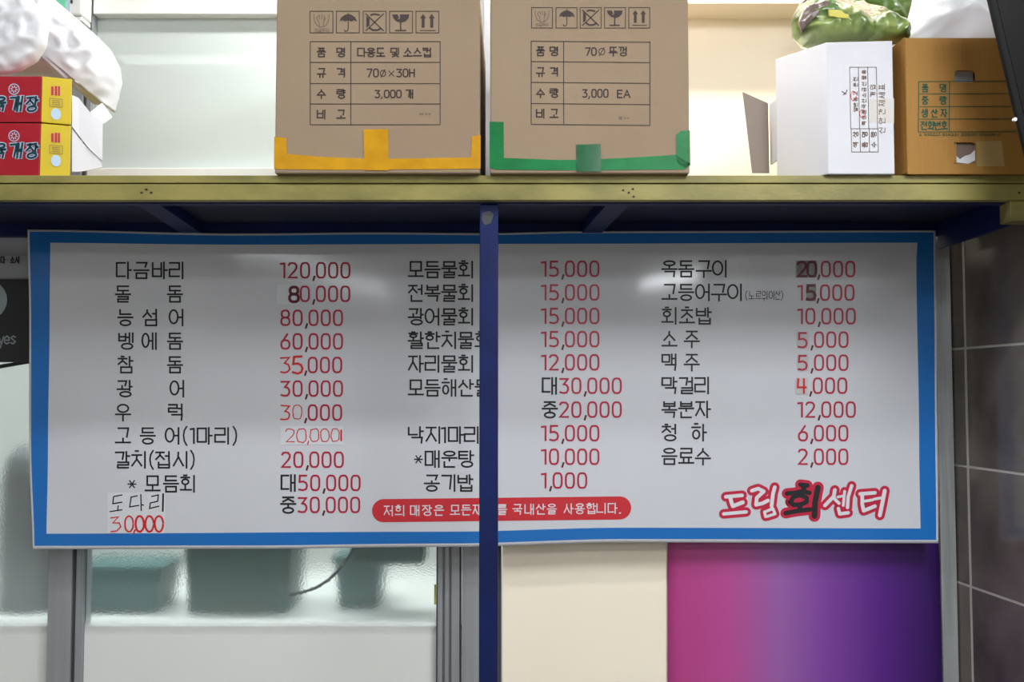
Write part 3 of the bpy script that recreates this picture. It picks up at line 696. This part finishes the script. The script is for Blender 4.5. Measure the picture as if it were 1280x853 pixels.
for pts in ([(344.5, 191), (400, 196), (470, 199), (600, 196.5), (600, 211), (420, 212.5), (348, 211.5), (344.5, 208)],
            [(344.5, 171), (358, 172.5), (359, 200), (344.5, 200)], [(590, 170.5), (600, 169), (600, 202), (588.5, 202)]):
    b = MB(); tape(b, pts, .0009 if len(pts) > 5 else .0013); b.build('yellow_tape', M['yellow_tape'], lc)
b = MB(); tape(b, [(454.5, 162), (485, 161.5), (486, 213), (455.5, 213)], .0016); b.build('yellow_tape', M['yellow_tape'], lc)
rc = carton(P(612.6, 110, CY).x, P(861.3, 110, CY).x, CY, .325, .28, M['card'], 'brown cardboard carton with green tape along its bottom edge')
icons(rc, [664.5, 695, 725.2, 755.7, 786], 9.5, 35, 26.2)
table_box(rc, 664, 812.4, 704.6, [51.5, 77, 103, 129.5, 155.5], skew=1.3)
b = MB()
for s, cy in (('품명', 64), ('규격', 90), ('수량', 116.3), ('비고', 142)): bold(b, s, [670.5, 687.5], cy, 11, 10.2, .85)
x = 732
for ch in '70': char(b, ch, x, x + 5.6, 60, 69, .85, cf); x += 7.6
char(b, 'o', 748.5, 756, 59.5, 69.5, .5, cf); bold(b, '뚜껑', [761.5, 773.5], 64.3, 11, 10.2, .85)
x = 728.5
for ch in '3,000':
    if ch == ',': char(b, ch, x - 1, x + 2, 112, 121.5, .7, cf); x += 4
    else: char(b, ch, x, x + 5.2, 112, 121.5, .85, cf); x += 7.4
char(b, 'E', 772, 777.5, 113, 122, .85, cf); char(b, 'A', 780, 787.5, 113, 122, .85, cf)
b.build('lettering', M['card_ink'], rc, fix=False)
b = MB(); char(b, 'x', 774, 777, 146, 149.5, .8, cf)
for x in (780, 784): char(b, 'x', x, x + 2, 146.5, 148.5, .4, cf)
b.build('fine_print', M['card_grey_ink'], rc, fix=False)
for pts in ([(613, 152), (629.5, 152.5), (630, 198), (613.5, 209)], [(613.2, 209), (630, 197.5), (700, 200), (740, 199.5), (800, 196.5), (845, 193.5), (861, 205), (856, 212), (700, 213), (618, 212)],
            [(845, 169), (851, 163.5), (861, 163), (861, 207), (853, 212), (845, 200)]):
    b = MB(); tape(b, pts); b.build('green_tape', M['green_tape'], rc)
b = MB(); tape(b, [(720.5, 181), (750.5, 180), (751.5, 214.5), (721, 214.5)], .0018); b.build('green_tape', M['green_tape2'], rc)
# white carton lying on its side with torn flaps
wb = thing('white_box', (.53, 1.58, SZ2), 'white carton with upright rows of print and torn open flaps beside the ochre box', 'box')
WYF = 1.537
a0, a1 = P(1035.5, 214, WYF), P(1118.5, 214, WYF); zt = P(1035, 53, WYF).z; zt2 = P(1116, 51, WYF).z
bl = Vector((.434, 1.622, SZ2))
b = MB()
bot = [Vector((a0.x, WYF, SZ2)), Vector((a1.x, WYF, SZ2)), Vector((a1.x - .002, WYF + .12, SZ2)), Vector((bl.x + .02, 1.66, SZ2)), bl]
topp = [Vector((p.x, p.y, z)) for p, z in zip(bot, (zt, zt2, zt2, zt, zt + .002))]
b.prism(bot, topp); b.build('carton', M['white_card'], wb, bevel=.001)
b = MB()
fa = [P(928, 115, 1.665), P(960, 129, 1.66), P(961.5, 216.2, 1.655), P(940, 216.2, 1.657)]
fa = [Vector((p.x, p.y, max(p.z, SZ2 + .001))) for p in fa]
b.prism(fa, [p + Vector((.001, .003, 0)) for p in fa]); b.build('torn_flap', M['grey_card'], wb)
fb = [P(962, 131, 1.66), P(977, 118, 1.628), P(977, 196, 1.628), P(963, 206, 1.66)]
b = MB(); b.prism(fb, [p + Vector((.0025, .002, 0)) for p in fb]); b.build('torn_flap', M['white_card'], wb)
wf = lambda x, y: P(x, y, WYF - .0006); wf2 = lambda x, y: P(x, y, WYF - .0003)
b = MB(); b.poly([wf2(x, y) for x, y in [(1086, 124), (1117.5, 123), (1117.5, 154), (1087, 153)]]); b.build('clear_tape', M['clear_tape_grey'], wb, fix=False)
b = MB()
for x0_, x1_ in ((1062, 1073), (1073, 1084.5), (1084.5, 1095.5)): ribbon(b, [(x0_, 84), (x1_, 84), (x1_ + 1.5, 161), (x0_ + 1.5, 161), (x0_, 84)], .35, wf)
for x0_, x1_ in ((1064, 1075), (1075, 1086.5), (1086.5, 1097.5)): ribbon(b, [(x0_, 161), (x1_, 161), (x1_ + .5, 190), (x0_ + .5, 190), (x0_, 161)], .35, wf)
b.build('table_rules', M['card_grey_ink'], wb, fix=False)
b = MB()
def vtext(b, s, cx, ys, sz, hw):  # print turned a quarter, read from below
    for ch, cy in zip(s, ys):
        f = lambda x, y: wf(cx + (y), cy - (x))
        char(b, ch, -sz / 2, sz / 2, -sz / 2, sz / 2, hw, f)
vtext(b, '색상', 1069.5, [181, 168], 6.5, .5); vtext(b, '품명', 1081, [181, 168], 6.5, .55); vtext(b, '수량', 1092.3, [181, 168], 6.5, .45)
vtext(b, '신안간제세표', 1102.5, [163, 151, 140, 129, 119, 109], 7.5, .45)
vtext(b, '일반용고운천', 1069.5, [137, 131, 124, 117, 106, 99], 5, .4); vtext(b, '특상품국산소금선물용', 1080, [154, 147, 140, 133, 126, 119, 112, 105, 97, 90], 5, .4)
vtext(b, '개입', 1091, [118, 109], 6, .4)
b.build('lettering', M['card_grey_ink'], wb, fix=False)
b = MB(); ribbon(b, [(1067 + 3.5 * math.cos(a), 120 + 6 * math.sin(a)) for a in [k * .6 for k in range(11)]], .4, wf); ribbon(b, [(1078 + 3.5 * math.cos(a), 142 + 5 * math.sin(a)) for a in [k * .6 for k in range(11)]], .4, wf); b.build('red_pen_circles', M['red_pen'], wb, fix=False)
b = MB(); ribbon(b, [(1054, 119), (1058, 115), (1059, 112)], .5, wf); ribbon(b, [(1052, 114), (1058, 118)], .5, wf); b.build('pen_tick', M['card_ink'], wb, fix=False)
# ochre box
OY = 1.537
ob = thing('ochre_box', (.69, 1.66, SZ2), 'ochre cardboard box with green table print and a hand hole beside the black panel', 'box')
ox0, ox1 = P(1133, 130, OY).x, .822; oz = P(1200, 47.5, OY).z
# front face with a real hand hole and a lower hole, built as a frame of slabs
hx0, hx1, hz0, hz1 = P(1193.5, 103, OY).x, P(1218.5, 103, OY).x, P(0, 103, OY).z, P(0, 88, OY).z
kx0, kx1, kz0, kz1 = P(1193, 204, OY).x, P(1220.5, 204, OY).x, P(0, 205, OY).z, P(0, 178, OY).z
b = MB(); th = .004
cx_ = [ox0, min(hx0, kx0), max(hx1, kx1), ox1]
b.box(ox0, hx0, OY, OY + th, SZ2, oz); b.box(kx1, ox1, OY, OY + th, SZ2, oz)
b.box(hx0, kx1, OY, OY + th, hz1, oz); b.box(hx0, kx1, OY, OY + th, kz1, hz0); b.box(hx0, kx1, OY, OY + th, SZ2, kz0)
b.box(hx1, kx1, OY, OY + th, hz0, hz1)
b.box(ox1 - th, ox1, OY + th, OY + .24, SZ2, oz)
lx = P(1121, 60, 1.60)
b.prism([(ox0, OY, SZ2), (ox0, OY, oz), (ox0 - .004, 1.60, oz), (ox0 - .004, 1.60, SZ2)], [(ox0 + th, OY + .001, SZ2), (ox0 + th, OY + .001, oz), (ox0, 1.60, oz), (ox0, 1.60, SZ2)])
b.box(ox0 - .004, ox0, 1.60, OY + .24, SZ2, oz); b.box(ox0, ox1, OY + .236, OY + .24, SZ2, oz); b.box(ox0, ox1 - th, OY + th, OY + .236, SZ2, SZ2 + .003)
b.build('carton', M['ochre_card'], ob)
b = MB(); b.prism([(ox0 + .001, OY + .001, SZ2 + .002), (ox0 + .001, OY + .001, oz + .001), (ox0 - .011, 1.58, oz - .008), (ox0 - .011, 1.58, SZ2 + .002)],
                  [(ox0 - .001, OY, SZ2 + .002), (ox0 - .001, OY, oz + .001), (ox0 - .014, 1.58, oz - .008), (ox0 - .014, 1.58, SZ2 + .002)]); b.build('side_flap', M['ochre_card'], ob)
of = lambda x, y: P(x, y, OY - .0006)
b = MB()
for y in (102, 117.5, 133.5, 149, 165): ribbon(b, [(1148, y), (1262 + (y - 102) * .12, y - .5)], .45, of)
for x in (1148.5, 1187): ribbon(b, [(x, 102), (x - .5, 165)], .5, of)
ribbon(b, [(1262, 102), (1270, 102)], .4, of)
b.build('table_rules', M['green_ink'], ob, fix=False)
b = MB()
for s, xs, cy in (('품명', [1152.5, 1175], 110), ('중량', [1152.5, 1175], 125.5), ('생산자', [1152, 1164, 1176], 141.5), ('전화번호', [1151, 1160, 1168, 1176.5], 157)):
    for ch, x in zip(s, xs): char(b, ch, x, x + 7.8, cy - 4.8, cy + 4.8, .75, of)
b.build('lettering', M['green_ink'], ob, fix=False)
b = MB(); x = 1149
for k in range(26):
    char(b, random.choice('이그니사소고'), x, x + 3, 166.8, 169.8, .3, of); x += 3.4 if k % 6 else 6
    if x > 1264: break
b.build('fine_print', M['green_ink'], ob, fix=False)
b = MB(); b.poly([P(x, y, OY - .0004) for x, y in [(1220.5, 177), (1252, 176), (1256, 208), (1221, 208)]]); b.build('clear_tape', M['clear_tape'], ob, fix=False)
# rounded corners of the two holes
for (x0_, x1_, z0_, z1_) in ((hx0, hx1, hz0, hz1), (kx0, kx1, kz0, kz1)):
    b = MB(); rr_ = .0055
    for cx1, sx_ in ((x0_, 1), (x1_, -1)):
        for cz1, sz_ in ((z0_, 1), (z1_, -1)):
            arc = [(cx1 + sx_ * rr_ * (1 - math.sin(a)), cz1 + sz_ * rr_ * (1 - math.cos(a))) for a in [math.pi / 2 * k / 4 for k in range(5)]]
            q = [(cx1, cz1)] + arc
            b.prism([(x, OY, z) for x, z in q], [(x, OY + .0035, z) for x, z in q])
    b.build('hole_corners', M['ochre_card'], ob)
# contents seen through the holes
b = MB(); b.box(hx0 - .01, hx1 + .01, OY + .012, OY + .06, SZ2 + .12, oz - .02); b.build('inner_liner', M['pale_band'], ob)
b = MB(); b.box(kx0 - .01, kx1 + .01, OY + .0045, OY + .008, kz0 - .006, kz1 + .02); b.build('inner_liner', M['liner'], ob)
b = MB(); b.poly([P(x, y, OY + .004) for x, y in [(1193, 193), (1200, 199), (1206, 195), (1213, 193), (1219, 187), (1220, 200), (1210, 205), (1196, 203)]]); b.build('plastic_scrap', M['white_bag'], ob, fix=False)

# ------------------------------------------------ soft bags: closed inflated meshes
def inflate(name, outline, Y, thick, mt, parent=None, seed=0, amp=.006, freq=22, rings=14, n=72, taper=1.0, back=None, sag=0.0):
    pts = [Vector((q.x, q.z)) for q in (P(x, y, Y) for x, y in outline)]
    L = [0]
    for i in range(len(pts)): L.append(L[-1] + (pts[(i + 1) % len(pts)] - pts[i]).length)
    ring = []
    for k in range(n):
        s = L[-1] * k / n
        for i in range(len(pts)):
            if L[i] <= s < L[i + 1]:
                t = (s - L[i]) / (L[i + 1] - L[i]); ring.append(pts[i].lerp(pts[(i + 1) % len(pts)], t)); break
    c = sum(ring, Vector((0, 0))) / len(ring)
    verts = []; faces = []
    def dis(p, s):
        q = Vector((p[0] * freq, seed * 3.1 + s, p[1] * freq))
        r = 1 - abs(noise.noise(q)) * 2.2; r2 = noise.noise(q * .4 + Vector((9, 2, 5)))
        return (r - .4) * amp + r2 * amp * 1.6
    for side in (-1, 1):
        for k in range(rings):
            a = (math.pi / 2) * k / rings; rad = math.cos(a) ** .8; dep = math.sin(a) ** .9
            for p in ring:
                q = c + (p - c) * rad
                d = (thick if side < 0 else (back or thick)) * dep
                y = Y + side * d + (dis(q, side) * side * min(1, dep * 2))
                verts.append((q.x, y, q.y))
        verts.append((c.x, Y + side * (thick if side < 0 else (back or thick)), c.y))
    per = rings * n + 1
    for s_ in range(2):
        o = s_ * per
        for k in range(rings - 1):
            for i in range(n):
                j = (i + 1) % n; faces.append((o + k * n + i, o + k * n + j, o + (k + 1) * n + j, o + (k + 1) * n + i))
        for i in range(n): faces.append((o + (rings - 1) * n + i, o + (rings - 1) * n + (i + 1) % n, o + per - 1))
    bb = MB(); bb.mesh(verts, faces)
    o = bb.build(name, mt, parent, smooth=True)
    bm = bmesh.new(); bm.from_mesh(o.data); bmesh.ops.remove_doubles(bm, verts=bm.verts, dist=1e-5); bmesh.ops.recalc_face_normals(bm, faces=bm.faces); bm.to_mesh(o.data); bm.free()
    o.data.polygons.foreach_set('use_smooth', [True] * len(o.data.polygons))
    return o
wbag = thing('plastic_bag_bundle', (-.75, 1.62, SZ2 + .14), 'bundle of thin white plastic bags draped over the two red and yellow boxes', 'plastic bag')
inflate('rolled_bag', [(-60, -30), (20, -22), (62, -6), (92, 20), (118, 42), (138, 62), (149, 84), (151, 104), (146, 122), (141, 140), (132, 128), (118, 131), (108, 118), (85, 104), (60, 97), (0, 92), (-60, 92)], 1.695, .055, M['white_bag'], wbag, seed=1, amp=.007, freq=34, rings=30, n=170)
inflate('folded_bag_end', [(-60, -30), (0, -25), (35, -6), (54, 14), (61, 36), (58, 58), (46, 76), (28, 88), (5, 93.5), (-60, 93.5)], 1.585, .022, M['white_bag'], wbag, seed=5, amp=.005, freq=44, rings=24, n=120)
# noodle boxes
def noodle_box(y0p, y1p, label):
    z0 = P(0, y1p, 1.552).z; z1 = P(0, y0p, 1.552).z
    return z0, z1
zb0 = SZ2; zb1 = P(0, 153.5, 1.552).z; zb2 = P(0, 94.5, 1.552).z
def nbox(z0, z1, label, k):
    t = thing('noodle_box', (-.8, 1.63, z0), label, 'box', 'red and yellow instant noodle boxes')
    xa, xb_ = P(51, 150, 1.552).x, P(89, 150, 1.568).x
    b = MB(); pl = [(-1.02, 1.552), (xa, 1.552), (xa, 1.63), (-1.02, 1.63)]
    b.prism([(x, y, z0 + .0006) for x, y in pl], [(x, y, z1 - .0008) for x, y in pl]); b.build('red_carton', M['red_box'], t, bevel=.0012)
    pl = [(xa + .0003, 1.552), (xb_, 1.568), (xb_ - .035, 1.63), (xa + .0003, 1.63)]
    b = MB(); b.prism([(x, y, z0 + .0006) for x, y in pl], [(x, y, z1 - .001) for x, y in pl]); b.build('yellow_end', M['yellow_box'], t, bevel=.001)
    f1 = lambda x, y: P(x, y, 1.5512); f2 = lambda x, y: P(x, y, 1.5506)
    dy = 0 if k == 0 else 58.5
    # big brush lettering
    for nm, mt_, hw, f in (('lettering_outline', M['pale_ink'], 2.3, f1), ('lettering', M['teal_ink'], 1.25, f2)):
        b = MB()
        for ch, x0_, x1_ in (('육', -8, 7), ('개', 11, 28), ('장', 32, 47)):
            for s in glyph(ch):
                pts = []
                for gx, gy in s:
                    yy = 139 - 18 * gy + dy; xx = x0_ + (x1_ - x0_) * gx + gy * 2.5 - 1
                    pts.append((xx, yy - (gx - .5) * 1.5))
                ribbon(b, pts, hw, f, None, cap=hw * .6)
        b.build(nm, mt_, t, fix=False)
    b = MB(); cx0, cy0 = 17.5, 111.5 + dy
    ribbon(b, [(cx0 + 6.5 * math.cos(a), cy0 + 6.5 * math.sin(a)) for a in [2 * math.pi * q / 20 for q in range(20)]] + [(cx0 + 6.5, cy0)], .5, f1)
    for a in range(8): ribbon(b, [(cx0 + 2 * math.cos(a * .785), cy0 + 2 * math.sin(a * .785)), (cx0 + 4.6 * math.cos(a * .785 + .2), cy0 + 4.6 * math.sin(a * .785 + .2))], .6, f1)
    b.build('round_emblem', M['pale_ink'], t, fix=False)
    # print on the yellow end: plane from xa,1.552 to xb_,1.568
    def fy(x, y):
        q = (x - 51) / 38; Y = 1.552 + .016 * q; return P(x, y + q * 3, Y - .0008)
    b = MB()
    for x0_, x1_, y0_, y1_ in ((64, 67, 107, 118), (68.5, 71.5, 106, 118), (72.5, 75, 106, 118)): b.poly([fy(x0_, y0_ + dy), fy(x1_, y0_ + dy), fy(x1_, y1_ + dy), fy(x0_, y1_ + dy)])
    b.build('red_print', M['red_ink'], t, fix=False)
    b = MB(); ribbon(b, [(62, 122 + dy), (78, 122 + dy), (78, 132 + dy), (62, 132 + dy), (62, 122 + dy)], .3, fy)
    for r_ in (124.5, 127, 129.5): ribbon(b, [(65, r_ + dy), (75, r_ + dy)], .35, fy)
    b.build('fine_print', M['card_grey_ink'], t, fix=False)
    b = MB(); b.poly([fy(70 + 6.3 * math.cos(a), 141 + dy + 7.2 * math.sin(a)) for a in [2 * math.pi * q / 24 for q in range(24)]]); s_ = b.build('round_seal', M['pale_ink'], t, fix=False)
    return t
n1 = nbox(zb1 + .0004, zb2, 'upper red and yellow noodle box with a hanging white flap', 0)
n2 = nbox(zb0, zb1, 'lower red and yellow noodle box resting on the shelf', 1)
# white end flaps
def flap(parent, pts, Ys):
    f = [P(x, y, Y) for (x, y), Y in zip(pts, Ys)]; f = [Vector((p.x, p.y, max(p.z, SZ2 + .0008))) for p in f]
    b = MB(); b.prism(f, [p + Vector((-.0022, .0035, 0)) for p in f]); return b.build('end_flap', M['white_card'], parent)
flap(n1, [(90, 119), (98, 122), (113, 141), (128.5, 152), (128, 201), (112, 186), (99, 170), (90, 158)], [1.57, 1.577, 1.59, 1.605, 1.605, 1.59, 1.58, 1.57])
flap(n2, [(90, 161), (98, 172), (112, 188.5), (127, 204), (128, 209), (115, 212), (100, 214.5), (90, 214.5)], [1.572, 1.579, 1.592, 1.605, 1.606, 1.595, 1.58, 1.572])
b = MB(); fpt = [P(113, 140, 1.615), (P(127, 129, 1.64)), P(139, 146, 1.65), P(128, 154, 1.62)]
b.prism(fpt, [p + Vector((.001, .003, 0)) for p in fpt]); b.build('folded_tab', M['white_card'], n1)

# bags on the white box and the ochre box
gb = thing('green_package_bag', (.46, 1.60, zt), 'crumpled clear bag of green packages lying on the white box', 'plastic bag')
inflate('green_package', [(993, 22), (1005, 6), (1030, 4), (1055, 14), (1080, 24), (1090, 34), (1088, 52), (1060, 56), (1020, 55), (1003, 52), (994, 38)], 1.60, .045, M['leaf'], gb, seed=11, amp=.008, freq=45)
inflate('green_package', [(1080, 40), (1084, 24), (1105, 18), (1128, 28), (1136, 40), (1134, 51), (1110, 53), (1084, 53)], 1.59, .035, M['leaf'], gb, seed=15, amp=.007, freq=50, n=56)
inflate('violet_fold', [(1004, 10), (1030, 1), (1058, 10), (1062, 17), (1030, 15), (1008, 24), (1002, 40), (998, 28)], 1.572, .012, M['violet_film'], gb, seed=17, amp=.003, freq=60, n=48)
b = MB(); yl = [P(1036, 12, 1.552), P(1061, 15, 1.552), P(1060, 23, 1.550), (P(1037, 20, 1.550))]; b.prism(yl, [p + Vector((0, .003, 0)) for p in yl]); b.build('yellow_label', M['yellow_label'], gb)
inflate('clear_film', [(991, 20), (1000, 4), (1040, -3), (1075, 12), (1098, 22), (1122, 28), (1134, 50), (1090, 54), (1016, 57), (1006, 52), (993, 42)], 1.60, .062, M['film'], gb, seed=21, amp=.010, freq=38, n=96)
gb2 = thing('dark_green_package', (.6, 1.66, zt + .02), 'darker green wrapped package behind the clear bag beside the white sack', 'package')
inflate('wrapped_package', [(1058, -25), (1140, -25), (1142, 10), (1134, 32), (1112, 27), (1086, 20), (1066, 10)], 1.73, .03, M['leaf_dark'], gb2, seed=31, amp=.006, freq=35)
wbag2 = thing('plastic_sack', (.7, 1.64, oz), 'translucent white plastic sack sticking out of the ochre box', 'plastic bag')
inflate('sack', [(1128, 50), (1136, 30), (1142, 5), (1148, -30), (1250, -40), (1275, 10), (1270, 60), (1200, 64), (1140, 62)], 1.64, .05, M['white_bag'], wbag2, seed=41, amp=.010, freq=18, n=96)

# black slanted display panel at the right
tv = thing('display_panel', (.8, 1.40, EYE + .4), 'black slanted panel at the right edge in front of the ochre box', 'panel')
TVY = 1.40
outer = [P(x, y, TVY) for x, y in [(1228, -38), (1302, 296), (1426, 240), (1350, -70)]]
outer[1] = P(1292, 232, TVY); outer[2] = P(1425, 200, TVY)
b = MB(); b.prism(outer, [p + Vector((0, .010, 0)) for p in outer]); b.build('housing', M['black'], tv, bevel=.003)
c_ = sum(outer, Vector()) / 4; inn = [c_ + (p - c_) * .87 + Vector((0, -.0008, 0)) for p in outer]
b = MB(); b.prism(inn, [p + Vector((0, .002, 0)) for p in inn]); b.build('screen', M['screen'], tv)
b = MB(); b.box(.82, .895, 1.405, 1.43, EYE + .38, EYE + .42); b.build('wall_arm', M['black'], tv)
b = MB(); c = P(1268.5, 149.5, TVY - .002); b.tube([(c.x, TVY - .004, c.z), (c.x, TVY + .001, c.z)], .0026, 10); b.build('indicator_button', M['white_enamel'], tv)

# white device with a green display on the partition
dv = thing('wall_controller', (X(75), 1.9, 2.2), 'white controller with a green display above the white bags', 'device')
b = MB(); z_ = zr(15, 1.90)
b.box(X(40, 1.9), X(97.5, 1.9), 1.885, 1.93, z_, z_ + .09); b.build('case', M['device'], dv, bevel=.004)
b = MB(); b.box(X(58, 1.885), X(78, 1.885), 1.8835, 1.886, zr(9, 1.885), z_ + .08); b.build('display_bezel', M['lcd_frame'], dv)
b = MB(); b.box(X(60, 1.885), X(73, 1.885), 1.8825, 1.884, zr(5, 1.885), z_ + .075); b.build('green_display', M['lcd'], dv)
b = MB(); b.box(X(78, 1.9), X(96, 1.9), 1.89, 1.93, zr(21, 1.9), z_ - .0005); b.build('bracket', M['device'], dv, bevel=.002)
b = MB(); char(b, 'E', 84, 87, -1, 2, .7, lambda x, y: P(x, y, 1.884)); char(b, 'H', 88, 90, 0, 4, .7, lambda x, y: P(x, y, 1.884)); b.build('mark', M['ink'], dv, fix=False)

# ------------------------------------------------ poster on the wall
po = MB()
n_ = 24; v = []; f = []
px0_, px1t, px1b = 834.5, 1173, 1183
for i in range(n_ + 1):
    for j, (yy) in enumerate((600, 690, 760, 853, 950, 1100)):
        q = i / n_; xr = px1t + (px1b - px1t) * (yy - 680) / 173; x = px0_ + (xr - px0_) * q
        bul = -.003 - .004 * math.sin(q * math.pi) * (1 if j else .3) * math.sin(j)
        v.append(P(x, yy, WY - .0035 + min(bul, 0) * .5))
for i in range(n_):
    for j in range(5): a = i * 6 + j; f.append((a, a + 6, a + 7, a + 1))
po.mesh(v, f); p = po.build('wall_poster', M['poster'], smooth=True); tag(p, 'magenta to violet poster on the cream wall below the menu banner', 'poster')
s2 = p.modifiers.new('t', 'SOLIDIFY'); s2.thickness = .0006
# ------------------------------------------------ behind the frosted glass
def crate(px0, px1, y0, y1, Y, dep, m, label):
    a = P(px0, y1, Y); c = P(px1, y0, Y); t = thing('plastic_crate', ((a.x + c.x) / 2, Y + dep / 2, a.z), label, 'crate', 'green crates behind the frosted glass')
    b = MB(); b.box(a.x, c.x, Y, Y + dep, a.z, c.z); b.build('tub', m, t, bevel=.004)
    b = MB(); b.box(a.x - .006, c.x + .006, Y - .006, Y + dep + .006, c.z - .012, c.z); b.build('rim', m, t, bevel=.002)
CYK = 1.975
ctz = P(0, 782, CYK).z
cn = thing('kitchen_counter', (-.5, 2.3, 0), 'white counter seen through the frosted glass below the banner', 'counter')
b = MB(); b.box(-1.25, -.10, CYK + .01, CYK + .6, 0, ctz - .012); b.build('cabinet', M['white_enamel'], cn)
b = MB(); b.box(-1.26, -.09, CYK, CYK + .6, ctz - .011, ctz); b.build('worktop', M['white_enamel'], cn, bevel=.003)
def crate2(px0, px1, ytop, Y, dep, m, label):
    a = X(px0, Y); c = X(px1, Y); zt_ = zr(ytop, Y)
    t = thing('plastic_crate', ((a + c) / 2, Y + dep / 2, ctz), label, 'crate', 'green crates behind the frosted glass')
    b = MB(); nn = 10
    b.mesh([(a + .01, Y + .01, ctz), (c - .01, Y + .01, ctz), (c - .01, Y + dep - .01, ctz), (a + .01, Y + dep - .01, ctz), (a, Y, zt_), (c, Y, zt_), (c, Y + dep, zt_), (a, Y + dep, zt_)],
           [(0, 1, 2, 3), (4, 5, 6, 7), (0, 1, 5, 4), (1, 2, 6, 5), (2, 3, 7, 6), (3, 0, 4, 7)]); b.build('tub', m, t, bevel=.004)
    b = MB(); b.box(a - .006, c + .006, Y - .006, Y + dep + .006, zt_ + .0005, zt_ + .010); b.build('rim', m, t, bevel=.002)
crate2(96, 205, 712, 2.08, .14, M['green_crate'], 'low teal crate at the left behind the frosted glass')
crate2(232, 368, 640, 2.07, .16, M['green_basket'], 'tall dark green crate in the middle behind the frosted glass')
crate2(420, 478, 700, 2.12, .14, M['green_crate'], 'small teal crate at the right behind the frosted glass')
ck = thing('green_basket', (X(480, 2.06), 2.12, ctz + .12), 'dark green basket hanging at the upper right behind the frosted glass', 'basket')
b = MB(); b.box(X(440, 2.06), X(532, 2.06), 2.05, 2.13, zr(704, 2.06), zr(640, 2.06)); b.build('tub', M['green_basket'], ck, bevel=.01)
b = MB(); b.box(X(430, 2.06), X(540, 2.06), 2.04, 2.14, zr(640, 2.06), zr(632, 2.06)); b.build('rim', M['green_basket'], ck, bevel=.003)
b = MB(); b.tube([(X(486, 2.06), 2.09, zr(632, 2.06)), (X(486, 2.06), 2.09, 2.6)], .003, 6); b.build('hanging_cord', M['rubber'], ck)
cb = MB(); cpts = [P(x, y, 1.985) for x, y in [(362, 744), (378, 741), (395, 735), (410, 726), (422, 714), (432, 702), (440, 690), (446, 670), (448, 640)]]
cb.tube([tuple(q) for q in cpts], .0030, 8); c = cb.build('cable', M['rubber'], smooth=True); tag(c, 'thin dark cable curving behind the frosted glass', 'cable')
# left pane: steel container, tray, dark printed sheet
ct = thing('steel_container', (X(25, 2.1), 2.15, ctz), 'rounded grey steel container behind the glass left of the banner', 'container')
b = MB(); cx0 = X(45, 2.12); prof = [(ctz, .075), (zr(600, 2.12), .072), (zr(575, 2.12), .064), (zr(560, 2.12), .045), (zr(552, 2.12), .015)]
b.tube([(cx0, 2.15, z) for z, r in prof], 0, 24, None, [r for z, r in prof]); b.build('body', M['grey_plastic'], ct, smooth=True)
sh = thing('menu_sheet', (X(15), 1.9, EYE), 'dark printed sheet with white letters on the glass left of the banner', 'sheet')
b = MB(); q = [P(x, y, 1.93) for x, y in [(-75, 348), (60, 348), (60, 453), (-75, 453)]]; b.prism(q, [p_ + Vector((0, .003, 0)) for p_ in q]); b.build('print', M['dark_print'], sh)
b = MB(); b.poly([P(-25 + 34 * math.cos(a), 375 + 28 * math.sin(a), 1.9292) for a in [2 * math.pi * k / 28 for k in range(28)]]); b.build('pale_oval', M['pale_print'], sh, fix=False)
b = MB(); 
for ch, x in zip('yes', (-1.5, 5.5, 13.5)): char(b, ch, x, x + 6, 415, 430, .8, lambda x, y: P(x, y, 1.929))
b.build('lettering', M['pale_print'], sh, fix=False)
gp = thing('grey_sign', (X(15), 1.9, EYE + .2), 'grey strip sign on the glass above the dark sheet', 'sign')
b = MB(); q = [P(x, y, 1.925) for x, y in [(-75, 285), (60, 285), (60, 349), (-75, 349)]]; b.prism(q, [p_ + Vector((0, .008, 0)) for p_ in q]); b.build('plate', M['grey_plastic'], gp)
b = MB()
b2 = MB(); b2.poly([P(x, y, 1.9245) for x, y in [(-74, 320), (60, 320), (60, 347), (-74, 347)]]); b2.build('pale_band', M['pale_band'], gp, fix=False)
for ch, x in zip('다소시', (1, 13, 19)): char(b, ch, x, x + 5, 321, 329, .8, lambda x, y: P(x, y, 1.924))
b.build('lettering', M['ink'], gp, fix=False)
cb = MB(); cb.tube([tuple(P(x, y, 1.945 - .01)) for x, y in [(-40, 462), (0, 458.5), (20, 455), (50, 450)]], .0038, 8); c = cb.build('strap', M['rubber'], smooth=True); tag(c, 'black strap crossing the glass under the dark printed sheet', 'strap')
# yellow sticker on the edge of the middle profile
b = MB(); b.box(X(544, 1.95), X(546.2, 1.95), 1.945, 1.952, zr(752, 1.95), zr(728, 1.95)); o = b.build('edge_sticker', M['yellow_strip']); tag(o, 'narrow yellow sticker on the glass edge beside the metal profile', 'sticker')
